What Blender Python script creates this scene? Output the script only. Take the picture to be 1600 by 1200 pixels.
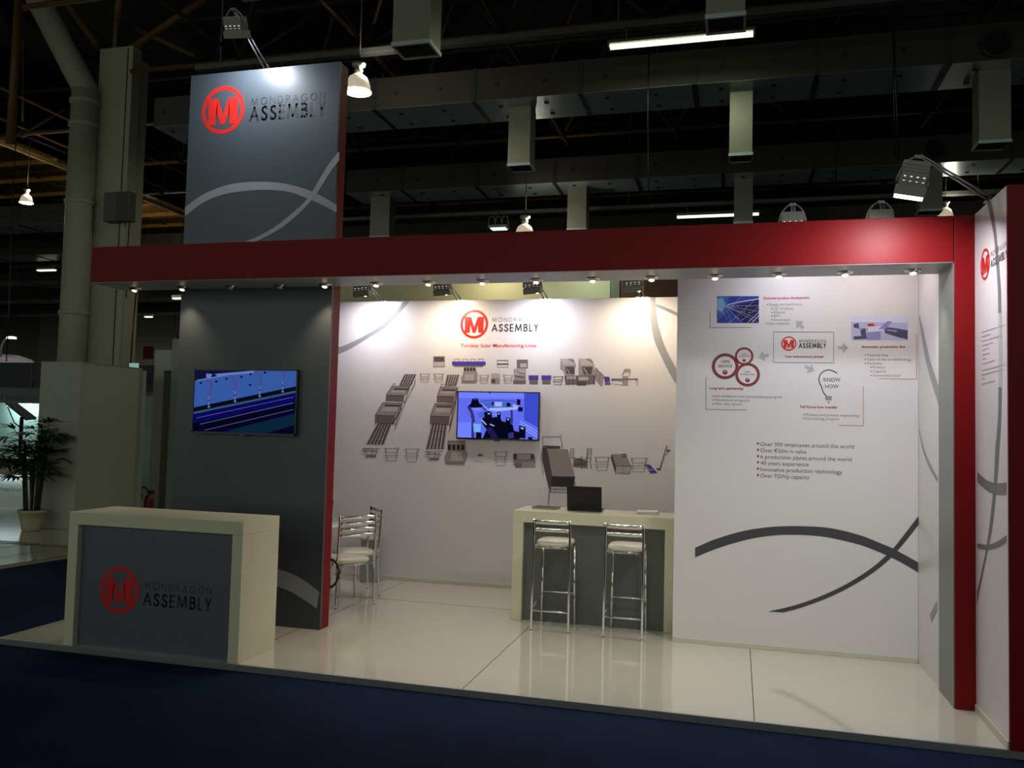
import bpy, math, random
from mathutils import Vector, Matrix
random.seed(7)
for o in list(bpy.data.objects): bpy.data.objects.remove(o)
SC = bpy.context.scene
COL = SC.collection
# ------------------------------------------------------------------ camera
CX, CY, CZ = 5.8905, -5.7456, 1.853
YAW, PITCH, ROLL, FPX = -0.2623, 0.0514, 0.0254, 1314.06
_fw = Vector((math.sin(YAW)*math.cos(PITCH), math.cos(YAW)*math.cos(PITCH), math.sin(PITCH)))
_r = Vector((math.cos(YAW), -math.sin(YAW), 0)); _u = _r.cross(_fw)
_r2 = _r*math.cos(ROLL)+_u*math.sin(ROLL); _u2 = -_r*math.sin(ROLL)+_u*math.cos(ROLL)
CAM = Vector((CX, CY, CZ))
cd = bpy.data.cameras.new('camera'); cam = bpy.data.objects.new('camera', cd); COL.objects.link(cam)
cd.sensor_fit = 'HORIZONTAL'; cd.sensor_width = 36; cd.lens = FPX/1600*36; cd.clip_end = 200
M = Matrix((( _r2.x,_u2.x,-_fw.x,CX),(_r2.y,_u2.y,-_fw.y,CY),(_r2.z,_u2.z,-_fw.z,CZ),(0,0,0,1)))
cam.matrix_world = M
SC.camera = cam
# ------------------------------------------------------------------ world, exposure
SC.view_settings.view_transform = 'Standard'; SC.view_settings.look = 'None'
SC.view_settings.exposure = 0.0; SC.view_settings.gamma = 1.0; SC.view_settings.use_curve_mapping = False
W = bpy.data.worlds.new('hall_fill'); SC.world = W; W.use_nodes = True
W.node_tree.nodes['Background'].inputs[0].default_value = (0.90, 1.0, 0.86, 1)
W.node_tree.nodes['Background'].inputs[1].default_value = 0.50  # even fill added through the open hall end to brighten front faces
POW = dict(flood=9.8, down=26.0, tower=17.0, side=21.0, store=4.8, bay=90.0, tube=26.0)

# ------------------------------------------------------------------ photo pixel -> place (used to read positions off known planes)
def ray(px, py): return _fw + _r2*((px-800)/FPX) + _u2*((600-py)/FPX)
def oz(px, py, z=0.0):
    d = ray(px, py); return CAM + d*((z-CAM.z)/d.z)
def oy(px, py, y):
    d = ray(px, py); return CAM + d*((y-CAM.y)/d.y)
def ox(px, py, x):
    d = ray(px, py); return CAM + d*((x-CAM.x)/d.x)

# ------------------------------------------------------------------ materials
def lin(c):
    c = c/255.0
    return c/12.92 if c <= 0.04045 else ((c+0.055)/1.055)**2.4
def L3(rgb): return (lin(rgb[0]), lin(rgb[1]), lin(rgb[2]), 1)
MATS = {}
def mat(name, rgb, rough=0.5, metal=0.0, var=0.04, scale=6.0, coat=0.0, bump=0.0, bscale=60.0, spec=0.5):
    if name in MATS: return MATS[name]
    m = bpy.data.materials.new(name); m.use_nodes = True; nt = m.node_tree; b = nt.nodes['Principled BSDF']
    tc = nt.nodes.new('ShaderNodeTexCoord'); nz = nt.nodes.new('ShaderNodeTexNoise')
    nz.inputs['Scale'].default_value = scale; nz.inputs['Detail'].default_value = 3
    nt.links.new(tc.outputs['Object'], nz.inputs['Vector'])
    mx = nt.nodes.new('ShaderNodeMixRGB'); mx.inputs[1].default_value = tuple(v*(1-var) for v in L3(rgb)[:3])+(1,)
    mx.inputs[2].default_value = tuple(min(1, v*(1+var)) for v in L3(rgb)[:3])+(1,)
    nt.links.new(nz.outputs['Fac'], mx.inputs[0]); nt.links.new(mx.outputs[0], b.inputs['Base Color'])
    b.inputs['Roughness'].default_value = rough; b.inputs['Metallic'].default_value = metal
    b.inputs['Coat Weight'].default_value = coat; b.inputs['Coat Roughness'].default_value = 0.08
    b.inputs['Specular IOR Level'].default_value = spec
    if bump > 0:
        n2 = nt.nodes.new('ShaderNodeTexNoise'); n2.inputs['Scale'].default_value = bscale
        nt.links.new(tc.outputs['Object'], n2.inputs['Vector'])
        bp = nt.nodes.new('ShaderNodeBump'); bp.inputs['Strength'].default_value = bump; bp.inputs['Distance'].default_value = 0.01
        nt.links.new(n2.outputs['Fac'], bp.inputs['Height']); nt.links.new(bp.outputs[0], b.inputs['Normal'])
    MATS[name] = m; return m
def emat(name, rgb, s=1.0):
    if name in MATS: return MATS[name]
    m = bpy.data.materials.new(name); m.use_nodes = True; nt = m.node_tree; nt.nodes.clear()
    o = nt.nodes.new('ShaderNodeOutputMaterial'); e = nt.nodes.new('ShaderNodeEmission')
    e.inputs[0].default_value = L3(rgb); e.inputs[1].default_value = s
    nt.links.new(e.outputs[0], o.inputs[0]); MATS[name] = m; return m
white = mat('printed_white', (226, 223, 224), 0.30, var=0.015)
grey = mat('printed_grey', (68, 75, 83), 0.40, var=0.03)
greyb = mat('grey_laminate', (88, 96, 108), 0.35, var=0.03)
greyc = mat('grey_bar_panel', (92, 96, 94), 0.4, var=0.03)
soff = mat('soffit_grey', (150, 152, 152), 0.4)
red = mat('red_laminate', (122, 7, 13), 0.45, var=0.03, spec=.18)
cream = mat('cream_laminate', (214, 212, 184), 0.32, var=0.015)
floorm = mat('gloss_white_floor', (206, 203, 190), 0.07, var=0.012, coat=0.8)
seam = mat('seam_line', (70, 65, 55), 0.8)
alu = mat('brushed_aluminium', (150, 155, 155), 0.35, metal=0.7)
carpet = mat('navy_carpet', (22, 34, 62), 0.95, var=0.35, scale=3, bump=0.4, bscale=400, spec=0.1)
chrome = mat('chrome', (225, 225, 222), 0.12, metal=1.0)
black = mat('black_plastic', (14, 14, 15), 0.3)
seatm = mat('cream_vinyl', (228, 224, 205), 0.25, coat=0.3)
logo_red = mat('logo_red', (214, 38, 30), 0.35)
ink = mat('ink_black', (28, 28, 30), 0.5)
inkg = mat('ink_grey', (96, 94, 98), 0.5)
inkl = mat('ink_soft_grey', (130, 128, 132), 0.5)
inkr = mat('ink_red', (176, 40, 48), 0.5)
band = mat('band_grey', (118, 118, 122), 0.4)
bandd = mat('band_dark', (72, 72, 76), 0.4)
bandl = mat('band_light', (150, 153, 158), 0.4)
bandpale = mat('band_pale', (196, 192, 198), 0.4)
lampmetal = mat('lamp_housing_grey', (150, 152, 140), 0.4, metal=0.2)
bulbwarm = emat('bulb_glow_warm', (255, 226, 160), 9)
bulbcool = emat('bulb_glow_cool', (225, 225, 255), 12)
gbase = mat('skirting_grey', (206, 205, 190), 0.4)

# ------------------------------------------------------------------ mesh builder
class MB:
    def __init__(s): s.v = []; s.f = []; s.m = []; s.sm = []
    def add(s, vs, fs, mi=0, smooth=False):
        b = len(s.v); s.v += [Vector(v) for v in vs]
        for f in fs: s.f.append([b+i for i in f]); s.m.append(mi); s.sm.append(smooth)
        return s
    def box(s, a, b, mi=0, T=None):
        x0, y0, z0 = a; x1, y1, z1 = b
        vs = [Vector(p) for p in ((x0,y0,z0),(x1,y0,z0),(x1,y1,z0),(x0,y1,z0),(x0,y0,z1),(x1,y0,z1),(x1,y1,z1),(x0,y1,z1))]
        if T: vs = [T @ v for v in vs]
        return s.add(vs, [(0,3,2,1),(4,5,6,7),(0,1,5,4),(1,2,6,5),(2,3,7,6),(3,0,4,7)], mi)
    def cbox(s, c, d, mi=0, T=None):
        return s.box((c[0]-d[0]/2, c[1]-d[1]/2, c[2]-d[2]/2), (c[0]+d[0]/2, c[1]+d[1]/2, c[2]+d[2]/2), mi, T)
    def tube(s, pts, r, n=10, mi=0, cap=True, smooth=True):
        pts = [Vector(p) for p in pts]; rs = r if isinstance(r, (list, tuple)) else [r]*len(pts)
        rings = []; prev = None
        for i, p in enumerate(pts):
            if i == 0: d = pts[1]-p
            elif i == len(pts)-1: d = p-pts[i-1]
            else: d = (pts[i+1]-p).normalized()+(p-pts[i-1]).normalized()
            d.normalize()
            if prev is None:
                a = Vector((0,0,1)) if abs(d.z) < 0.9 else Vector((1,0,0)); u = d.cross(a).normalized()
            else: u = (prev - d*prev.dot(d)).normalized()
            prev = u; w = d.cross(u)
            rings.append([p+(u*math.cos(2*math.pi*k/n)+w*math.sin(2*math.pi*k/n))*rs[i] for k in range(n)])
        vs = [v for rg in rings for v in rg]; fs = []
        for i in range(len(pts)-1):
            for k in range(n): fs.append((i*n+k, i*n+(k+1)%n, (i+1)*n+(k+1)%n, (i+1)*n+k))
        if cap: fs.append(tuple(range(n))[::-1]); fs.append(tuple((len(pts)-1)*n+k for k in range(n)))
        return s.add(vs, fs, mi, smooth)
    def lathe(s, prof, n=32, c=(0,0,0), mi=0, T=None, smooth=True, capb=False, capt=False):
        vs = []
        for r, z in prof:
            for k in range(n):
                a = 2*math.pi*k/n; v = Vector((r*math.cos(a), r*math.sin(a), z)); 
                v = (T @ v) if T else v
                vs.append(v+Vector(c))
        fs = [(i*n+k, i*n+(k+1)%n, (i+1)*n+(k+1)%n, (i+1)*n+k) for i in range(len(prof)-1) for k in range(n)]
        if capb: fs.append(tuple(range(n))[::-1])
        if capt: fs.append(tuple((len(prof)-1)*n+k for k in range(n)))
        return s.add(vs, fs, mi, smooth)
    def prism(s, outline, d, mi=0):
        d = Vector(d); o = [Vector(p) for p in outline]; n = len(o)
        return s.add(o+[p+d for p in o], [tuple(range(n)), tuple(range(2*n-1, n-1, -1))]+[(i, i+n, (i+1) % n+n, (i+1) % n) for i in range(n)], mi)
    def fan(s, c, ax, ay, r0, r1, n=40, mi=0, a0=0, a1=360):
        c = Vector(c); ax = Vector(ax); ay = Vector(ay); vs = []
        for k in range(n+1):
            a = math.radians(a0+(a1-a0)*k/n); d = ax*math.cos(a)+ay*math.sin(a)
            vs += [c+d*r0, c+d*r1]
        return s.add(vs, [(2*k, 2*k+1, 2*k+3, 2*k+2) for k in range(n)], mi)
def link(name, mb, mats, parent=None, bevel=0.0):
    me = bpy.data.meshes.new(name); off = Vector((0,0,0))
    if parent is not None:
        p = parent
        while p is not None: off = off + p.location; p = p.parent
    me.from_pydata([tuple(v-off) for v in mb.v], [], mb.f)
    if not isinstance(mats, (list, tuple)): mats = [mats]
    for m in mats: me.materials.append(m)
    for p, i, sm in zip(me.polygons, mb.m, mb.sm): p.material_index = i; p.use_smooth = sm
    me.update()
    o = bpy.data.objects.new(name, me); COL.objects.link(o)
    if parent is not None: o.parent = parent
    if bevel > 0:
        b = o.modifiers.new('bevel', 'BEVEL'); b.width = bevel; b.segments = 2; b.limit_method = 'ANGLE'
    return o
part = link
def thing(name, label, cat, loc=(0,0,0), group=None):
    o = bpy.data.objects.new(name, None); COL.objects.link(o); o.location = loc; o.empty_display_size = 0.1
    o['label'] = label; o['category'] = cat
    if group: o['group'] = group
    return o
def tag(o, label, cat, group=None):
    o['label'] = label; o['category'] = cat
    if group: o['group'] = group
    return o
def struct(o): o['kind'] = 'structure'; return o
def copy_tree(o, parent=None):
    c = o.copy(); COL.objects.link(c); c.parent = parent
    for ch in list(o.children):
        if ch.type != 'LIGHT' and not ch.name.startswith('stem'): copy_tree(ch, c)
    return c
def light(kind, name, loc, target, power, color, parent=None, size=0.1, size_y=None, spot=None, blend=0.6, radius=0.03):
    ld = bpy.data.lights.new(name, kind); ld.energy = power; ld.color = color
    if kind == 'AREA':
        ld.size = size
        if size_y: ld.shape = 'RECTANGLE'; ld.size_y = size_y
    if kind == 'SPOT': ld.spot_size = math.radians(spot); ld.spot_blend = blend; ld.shadow_soft_size = radius
    if kind == 'POINT': ld.shadow_soft_size = radius
    o = bpy.data.objects.new(name, ld); COL.objects.link(o)
    loc = Vector(loc); d = Vector(target)-loc
    off = Vector((0,0,0)); p = parent
    while p is not None: off = off+p.location; p = p.parent
    o.location = loc-off; o.rotation_euler = d.to_track_quat('-Z', 'Y').to_euler()
    if parent is not None: o.parent = parent
    return o

# ------------------------------------------------------------------ flat prints on walls
class Pl:
    """A wall plane that prints lie on: kind 'y' faces -y, kind 'x' faces -x."""
    def __init__(s, kind, v): s.kind = kind; s.v = v
    def at(s, px, py, lift=0): return oy(px, py, s.v-0.0015-lift) if s.kind == 'y' else ox(px, py, s.v-0.0015-lift)
    def ax(s): return Vector((1,0,0)) if s.kind == 'y' else Vector((0,-1,0))
UP = Vector((0,0,1))
def poly(mb, pl, pts, mi=0, lift=0):
    vs = [pl.at(x, y, lift) for x, y in pts]
    return mb.add(vs, [tuple(range(len(vs)))], mi)
def line(mb, pl, pts, w, mi=0, lift=0, closed=False):
    """w in photo pixels at that place"""
    P = [Vector((x, y)) for x, y in pts]
    if closed: P.append(P[0])
    for a, b in zip(P[:-1], P[1:]):
        d = (b-a)
        if d.length < 1e-6: continue
        n = Vector((-d.y, d.x)).normalized()*w/2
        poly(mb, pl, [tuple(a+n), tuple(b+n), tuple(b-n), tuple(a-n)], mi, lift)
def smooth(pts, k=6):
    P = [Vector(p) for p in pts]; out = []
    for i in range(len(P)-1):
        p0 = P[max(i-1, 0)]; p1 = P[i]; p2 = P[i+1]; p3 = P[min(i+2, len(P)-1)]
        for j in range(k):
            t = j/k
            out.append(0.5*((2*p1)+(p2-p0)*t+(2*p0-5*p1+4*p2-p3)*t*t+(3*p1-p0-3*p2+p3)*t**3))
    out.append(P[-1]); return out
def strip(mb, pl, A, B, mi=0, lift=0):
    A = smooth(A); B = smooth(B)
    def res(Q, n=40):
        L = [0]
        for a, b in zip(Q[:-1], Q[1:]): L.append(L[-1]+(b-a).length)
        out = []; j = 0
        for i in range(n+1):
            t = L[-1]*i/n
            while j < len(Q)-2 and L[j+1] < t: j += 1
            out.append(Q[j].lerp(Q[j+1], min(1, (t-L[j])/max(1e-9, L[j+1]-L[j]))))
        return out
    A = res(A); B = res(B)
    vs = [pl.at(p.x, p.y, lift) for p in A]+[pl.at(p.x, p.y, lift) for p in B]; n = len(A)
    mb.add(vs, [(i, i+1, n+i+1, n+i) for i in range(n-1)], mi)
_fc = {}
def glyphs(s, weight=0.0, spacing=1.0):
    key = (s, weight, spacing)
    if key in _fc: return _fc[key]
    cu = bpy.data.curves.new('t', 'FONT'); cu.body = s; cu.size = 1; cu.offset = weight; cu.space_character = spacing
    cu.resolution_u = 3; cu.fill_mode = 'FRONT'
    o = bpy.data.objects.new('t', cu); COL.objects.link(o)
    dg = bpy.context.evaluated_depsgraph_get(); me = o.evaluated_get(dg).to_mesh()
    vs = [Vector(v.co) for v in me.vertices]; fs = [tuple(p.vertices) for p in me.polygons]
    o.evaluated_get(dg).to_mesh_clear(); bpy.data.objects.remove(o); bpy.data.curves.remove(cu)
    x0 = min(v.x for v in vs); x1 = max(v.x for v in vs)
    _fc[key] = (vs, fs, x0, x1); return _fc[key]
CAPH = 0.729
def text(mb, pl, s, xl, xr, yb, cap, mi=0, weight=0.0, spacing=1.0, lift=0):
    """baseline starts at photo (xl,yb), ends at photo column xr; capitals `cap` px tall"""
    vs, fs, x0, x1 = glyphs(s, weight, spacing)
    a = pl.at(xl, yb, lift); A = pl.ax()
    t = pl.at(xl, yb-cap, lift); H = (t-a).z
    # width: place where the level baseline meets column xr
    lo, hi = 0.0, 6.0
    def col(w):
        d = (a+A*w)-CAM; return 800+FPX*d.dot(_r2)/d.dot(_fw)
    if pl.kind == 'x': hi = 4.5
    for _ in range(40):
        m_ = (lo+hi)/2
        if col(m_) < xr: lo = m_
        else: hi = m_
    w = lo
    mb.add([a+A*((v.x-x0)/(x1-x0)*w)+UP*(v.y/CAPH*H) for v in vs], fs, mi)
    return w
STROKES = {  # thin geometric capitals, unit box
 'M': ([[(0,0),(.12,1),(.5,.12),(.88,1),(1,0)]], 1.05), 'N': ([[(0,0),(0,1),(.78,0),(.78,1)]], .78),
 'D': ([[(0,0),(0,1),(.3,1),(.55,.93),(.7,.75),(.76,.5),(.7,.25),(.55,.07),(.3,0),(0,0)]], .76),
 'R': ([[(0,0),(0,1),(.3,1),(.48,.94),(.55,.75),(.48,.57),(.3,.5),(0,.5)],[(.3,.5),(.62,0)]], .62),
 'A': ([[(0,0),(.4,1),(.8,0)],[(.13,.33),(.67,.33)]], .8),
 'O': ([[(.5+.5*math.cos(a*math.pi/12), .5+.5*math.sin(a*math.pi/12)) for a in range(25)]], 1.0),
 'G': ([[(.5+.5*math.cos(a*math.pi/12), .5+.5*math.sin(a*math.pi/12)) for a in range(3, 22)]+[(.98,.38),(.98,.48),(.55,.48)]], 1.0),
 'S': ([[(.5,.85),(.4,.97),(.25,1),(.08,.92),(.03,.75),(.12,.6),(.3,.5),(.48,.38),(.52,.2),(.42,.05),(.25,0),(.08,.04),(0,.2)]], .52),
 'E': ([[(.45,1),(0,1),(0,0),(.45,0)],[(0,.5),(.42,.5)]], .45),
 'B': ([[(0,0),(0,1),(.25,1),(.42,.9),(.42,.65),(.25,.54),(0,.54)],[(.25,.54),(.48,.42),(.5,.15),(.3,0),(0,0)]], .5),
 'L': ([[(0,1),(0,0),(.4,0)]], .4), 'Y': ([[(0,1),(.27,.48),(.54,1)],[(.27,.48),(.27,0)]], .54),
}
def stroke_text(mb, pl, s, xl, xr, yb, cap, th, gap, mi=0, lift=0, wx=1.0):
    a = pl.at(xl, yb, lift); A = pl.ax(); H = (pl.at(xl, yb-cap, lift)-a).z
    lo, hi = 0.0, 4.0
    for _ in range(40):
        m_ = (lo+hi)/2; d = (a+A*m_)-CAM
        if 800+FPX*d.dot(_r2)/d.dot(_fw) < xr: lo = m_
        else: hi = m_
    w = lo; tot = sum(STROKES[c][1]*wx for c in s)+gap*(len(s)-1); k = w/tot; x = 0
    for c in s:
        st, adv = STROKES[c]
        for pts in st:
            Q = [Vector(((x+p[0]*wx)*k, p[1]*H)) for p in pts]
            for p, q in zip(Q[:-1], Q[1:]):
                d = q-p
                if d.length < 1e-7: continue
                e = d.normalized()*th*H*0.4; n = Vector((-d.y, d.x)).normalized()*th*H/2
                mb.add([a+A*t.x+UP*t.y for t in (p+n-e, q+n+e, q-n+e, p-n-e)], [(0,3,2,1)], mi)
        x += adv*wx+gap
def emblem(mb, pl, cx, cy, rpx, mi=0, lift=0):
    c = pl.at(cx, cy, lift); R = (pl.at(cx, cy-rpx, lift)-c).z; A = pl.ax()
    mb.fan(c, A, UP, R*0.83, R, 48, mi)
    mp = [(-.66,-.6),(-.70,.5),(-.24,.5),(0,-.2),(.24,.5),(.70,.5),(.66,-.6),(.31,-.6),(.31,.06),(.1,-.6),(-.1,-.6),(-.31,.06),(-.31,-.6)]
    v = [c+A*(x*R)+UP*(y*R)-(Vector((0,0.0004,0)) if pl.kind == 'y' else Vector((0.0004,0,0))) for x, y in mp]
    # triangulate by hand (two stems, the V)
    mb.add(v, [(0,1,2,12),(12,2,11),(11,2,3),(11,3,10),(10,3,9),(9,3,8),(8,3,4),(8,4,7),(7,4,5,6)], mi)
def logo(pl, parent, ring, mon, ass, lift=0, small=False):
    e = MB(); emblem(e, pl, *ring, lift=lift); part('logo_emblem', e, logo_red, parent)
    t = MB(); stroke_text(t, pl, 'MONDRAGON', *mon, 0.11 if small else 0.085, 0.55, lift=lift)
    stroke_text(t, pl, 'ASSEMBLY', *ass, 0.17, 0.42, lift=lift)
    part('logo_lettering', t, ink, parent)

# ------------------------------------------------------------------ stand dimensions
XR1, XR2, XR3 = 7.351, 7.487, 7.60
YB, YD = 0.727, 0.452; YW = YB+YD; ZB, ZT, ZTW = 3.093, 3.427, 5.191
XT0, XT1, TT = 0.719, 2.311, 0.169
YS, XS, YC, ZC = 1.916, 5.36, 3.711, 3.349
FL = -0.05   # hall floor
# ------------------------------------------------------------------ hall shell
b = MB(); b.box((-45,-21,FL-0.1),(30,48,FL)); struct(link('floor', b, carpet))
b = MB(); b.box((-45,-21,11.6),(30,48,11.8)); struct(link('ceiling', b, mat('roof_sheet', (20,19,17), 0.8, var=0.2, scale=1)))
hallw = mat('hall_wall', (160,158,140), 0.8, var=0.15, scale=0.6)
b = MB(); b.box((-45,46,FL),(30,46.3,11.6)); struct(link('wall_back', b, hallw))
b = MB(); b.box((-45.3,-21,FL),(-45,46.3,11.6)); struct(link('wall_left', b, hallw))
b = MB(); b.box((30,-21,FL),(30.3,46.3,11.6)); struct(link('wall_right', b, hallw))
dk = mat('dark_opening', (22,22,24), 0.8)
# ------------------------------------------------------------------ stand platform
root = thing('stand_platform', 'low white gloss stage floor of the stand with grey edge strip', 'floor', (0,0,FL))
b = MB(); b.box((0.0,0.012,FL),(7.62,4.6,0.0)); part('gloss_panels', b, floorm, root)
b = MB(); b.box((-0.004,-0.004,FL),(7.9,0.012,0.001)); b.box((-0.012,-0.004,FL),(0.0,4.6,0.001)); part('edge_strip', b, alu, root, 0.002)
b = MB()
for x in (2.12, 4.04, 6.02): b.box((x-0.003,0.012,0),(x+0.003,4.6,0.0008))
b.box((0,2.632,0),(7.3,2.638,0.0008)); part('panel_seam', b, seam, root)
# ------------------------------------------------------------------ walls of the stand
def baseboard(name, a, c, parent):
    b = MB(); b.box(a, c); return part(name, b, gbase, parent, 0.003)
# tower wall
tw = thing('tower_wall', 'tall grey advertising tower panel with red side edge, logo at top', 'wall panel', ((XT0+XT1)/2, YW+TT/2, 0))
b = MB(); b.box((XT0,YW,0),(XT1,YW+0.03,ZTW)); part('grey_face', b, grey, tw)
b = MB(); b.box((XT0,YW+0.03,0),(XT1,YW+TT,ZTW)); part('red_core', b, red, tw, 0.003)
pt = Pl('y', YW)
logo(pt, tw, (348.5,172,37.3), (393,507.5,164.5,10.5), (391,506,188.5,20))
b = MB()
strip(b, pt, [(289,324),(312,307),(332,297),(362,287.5),(400,284),(430,285),(455,289),(487,299),(507,309),(526,320)],
      [(289,338),(317,317),(345,305),(370,300),(400,297),(425,297),(452,300),(480,310),(503,320),(526,332)])
part('thick_curve', b, bandl, tw)
b = MB()
strip(b, pt, [(530,236),(517,252),(505,270),(490,296),(480,311),(460,330),(430,354),(400,371),(378,379)],
      [(530,250),(515,271),(499,297),(487.5,312),(467,334),(437,358),(405,375),(395,380)], lift=0.0006)
part('thin_curve', b, bandl, tw)
b = MB()
strip(b, pt, [(415,885),(436,889.5),(457,897),(477,908),(499,925)], [(410,908),(435,917),(455,925),(475,937),(495,951)])
part('lower_curve', b, bandl, tw)
# canopy beam with pillar
cb = thing('entrance_portal', 'long red canopy beam with grey underside ending in a right-hand pillar', 'canopy', (XR1+0.07, YB+YD/2, 0))
b = MB(); b.box((0.074,YB,ZB+0.004),(XR1+0.001,YB+YD,ZT)); part('beam', b, red, cb, 0.003)
b = MB(); b.box((0.078,YB+0.004,ZB),(XR1,YB+YD-0.002,ZB+0.004)); part('beam_underside', b, soff, cb)
b = MB(); b.box((XR1+0.006,YB-0.004,0),(XR2,YB+YD,ZT)); part('pillar', b, red, cb, 0.003)
b = MB(); b.box((XR1,YB+0.012,0),(XR1+0.006,YB+YD,ZB)); part('pillar_grey_side', b, mat('pillar_grey', (124,132,126), 0.4), cb)
# back wall
bw = thing('back_wall', 'white printed back wall with factory line drawing and logo', 'wall panel', (3.0, YC+0.04, 0))
b = MB(); b.box((0.3,YC,0),(XS+0.6,YC+0.09,ZC)); part('wall_board', b, white, bw)
baseboard('skirting', (0.3,YC-0.012,0),(XS+0.1,YC,0.045), bw)
pc = Pl('y', YC)
logo(pc, bw, (741,506.5,22.5), (769.5,841,503,6.5), (769,840,517.5,10.3))
b = MB(); text(b, pc, 'Turnkey Solar Manufacturing Lines', 720, 838, 542.5, 5.6, weight=0.012); part('slogan', b, logo_red, bw)
b = MB()
strip(b, pc, [(630.5,470),(624.5,479),(611.5,493.6),(597,507),(572.5,523),(540,539),(526,543)], [(640,470),(631,481.5),(616,497.7),(600,513),(580.6,525),(556,540),(540,549),(526,554)])
strip(b, pc, [(1016.5,464.5),(1016,485.7),(1017.7,509),(1022.7,533),(1031,552),(1040,571),(1050,590),(1062,608)], [(1024.4,464.5),(1024.6,481),(1027.5,503),(1035,530),(1041,546),(1048,560),(1055,573),(1063,586)])
strip(b, pc, [(1025,474.5),(1042,481),(1062,490)], [(1024.5,479),(1041,486),(1061,495.5)])
part('grey_curve', b, bandl, bw)
# machine drawing
mcol = [mat('print_mid', (160,148,147), .5), mat('print_dark', (84,74,76), .5), mat('print_line', (118,106,108), .5), mat('print_violet', (72,60,168), .5), mat('print_pale', (186,178,176), .5), mat('print_black', (38,32,34), .5)]
d = MB()
def ZA(pts): return [(530+x/5.333, 540+y/5.333) for x, y in pts]
def ZB_(pts): return [(800+x/5.0, 540+y/5.0) for x, y in pts]
def qa(pts, mi, Z=ZA, lift=0): poly(d, pc, Z(pts), mi, lift)
def ra(x0, y0, x1, y1, mi, Z=ZA, lift=0): qa([(x0,y0),(x1,y0),(x1,y1),(x0,y1)][::-1], mi, Z, lift)
def la(pts, w, mi=2, Z=ZA, lift=0.0012, closed=False): line(d, pc, Z(pts), w/5.2, mi, lift, closed)
def frame(x0, y0, x1, y1, Z=ZA, s=8, w=3.5):
    h = y1-y0
    la([(x0,y0),(x1,y0),(x1-s,y0+h*.35),(x0+s,y0+h*.35)], w, 2, Z, closed=True)
    la([(x0-s,y0+h*.55),(x1,y0+h*.55)], w, 2, Z); la([(x0+s,y0),(x0+s*1.5,y1)], w, 2, Z); la([(x1-s,y0),(x1-s*2,y1)], w, 2, Z)
    la([(x0+s*1.5,y1),(x1-s*2,y1)], w, 2, Z); la([(x0,y0+h*.72),(x1-s,y0+h*.72)], w*.8, 2, Z)
ra(785,90,878,175,4); ra(790,95,874,135,1,lift=.0004); la([(785,90),(878,90),(878,175),(785,175)], 3, closed=True)
ra(940,132,1220,165,3,lift=.0004); ra(955,166,1200,177,2)
for x in (960,1030,1095,1160): la([(x,132),(x,112),(x+40,112),(x+40,132)], 3)
qa([(1040,178),(1135,178),(1155,240),(1150,300),(1140,318),(1020,315),(1015,270),(1030,240)], 0)
for k in range(4): ra(1041+k*25,184,1058+k*25,212,5,lift=.0004)
qa([(1050,240),(1120,240),(1125,290),(1045,290)], 4, lift=.0004); la([(1020,300),(1145,300)], 5)
ra(1315,120,1410,128,2); ra(1315,148,1410,160,1); la([(1318,120),(1318,180)], 3); la([(1406,120),(1406,180)], 3); la([(1318,180),(1406,180)], 3)
ra(1480,117,1572,190,2); ra(1508,148,1562,180,4,lift=.0004); ra(1455,195,1555,290,0); ra(1465,205,1545,240,4,lift=.0004); la([(1470,255),(1545,265)], 8, 1); la([(1475,215),(1540,235)], 6, 1, lift=.0016); ra(1450,290,1555,320,2)
for x0, y0, x1, y1 in ((672,236,755,305),(787,236,870,305),(1167,246,1247,314),(1367,246,1447,314)): frame(x0, y0, x1, y1, w=2.5)
ra(1268,232,1340,280,4); ra(1266,270,1338,320,0,lift=.0003); ra(1268,280,1300,310,1,lift=.0006)
# slanted conveyor lines
def conveyor(T, dx_per):
    def sh(pts): return [(x, y) for x, y in pts]
def lanes(tl, tr, br, bl, n=5):
    qa([tl,tr,br,bl], 4)
    for k in range(n):
        f = (k+.5)/n; a = (tl[0]+(tr[0]-tl[0])*f, tl[1]); c = (bl[0]+(br[0]-bl[0])*f, bl[1])
        la([a, c], (br[0]-bl[0])/n*.45, 1)
    la([tl,tr,br,bl], 3, closed=True)
    for t in (.3,.6,.85):
        la([(tl[0]+(bl[0]-tl[0])*t, tl[1]+(bl[1]-tl[1])*t), (tr[0]+(br[0]-tr[0])*t, tr[1]+(br[1]-tr[1])*t)], 2.5)
lanes((545,240),(640,240),(600,332),(500,332)); lanes((320,650),(435,650),(372,822),(226,822))
lanes((900,245),(1000,245),(972,336),(880,336)); lanes((772,655),(897,655),(872,862),(722,862))
def press(p0, w, h, s, n):
    x, y = p0
    qa([(x,y),(x+w,y+4),(x+w-s,y+h*.62),(x-s,y+h*.58)], 0); qa([(x-s,y+h*.58),(x+w-s,y+h*.62),(x+w-s-6,y+h),(x-s,y+h*.93)], 2)
    qa([(x+18,y+14),(x+w-16,y+18),(x+w-s*.6-14,y+h*.42),(x-s*.5+20,y+h*.4)], 4, lift=.0005)
    qa([(x+18,y+14),(x+w-16,y+18),(x+w-22,y+34),(x+12,y+32)], 1, lift=.0008)
    la([(x,y),(x+w,y+4),(x+w-s,y+h*.62),(x-s,y+h*.58)], 4, 1, closed=True)
    for k in range(1, n): la([(x-s+k*w/n,y+h*.6),(x-s+k*w/n-2,y+h*.95)], 3, 1)
    la([(x-s-4,y+h*.95),(x+w-s,y+h)], 4, 1); la([(x-s,y+h*.58),(x-s-3,y+h*1.1)], 3, 1); la([(x+w,y),(x+w-s,y+h*1.12)], 5, 1)
press((440,338), 150, 128, 48, 4); press((362,476), 165, 176, 62, 6)
press((842,346), 145, 130, 26, 4); press((795,484), 162, 176, 36, 6)
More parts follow.
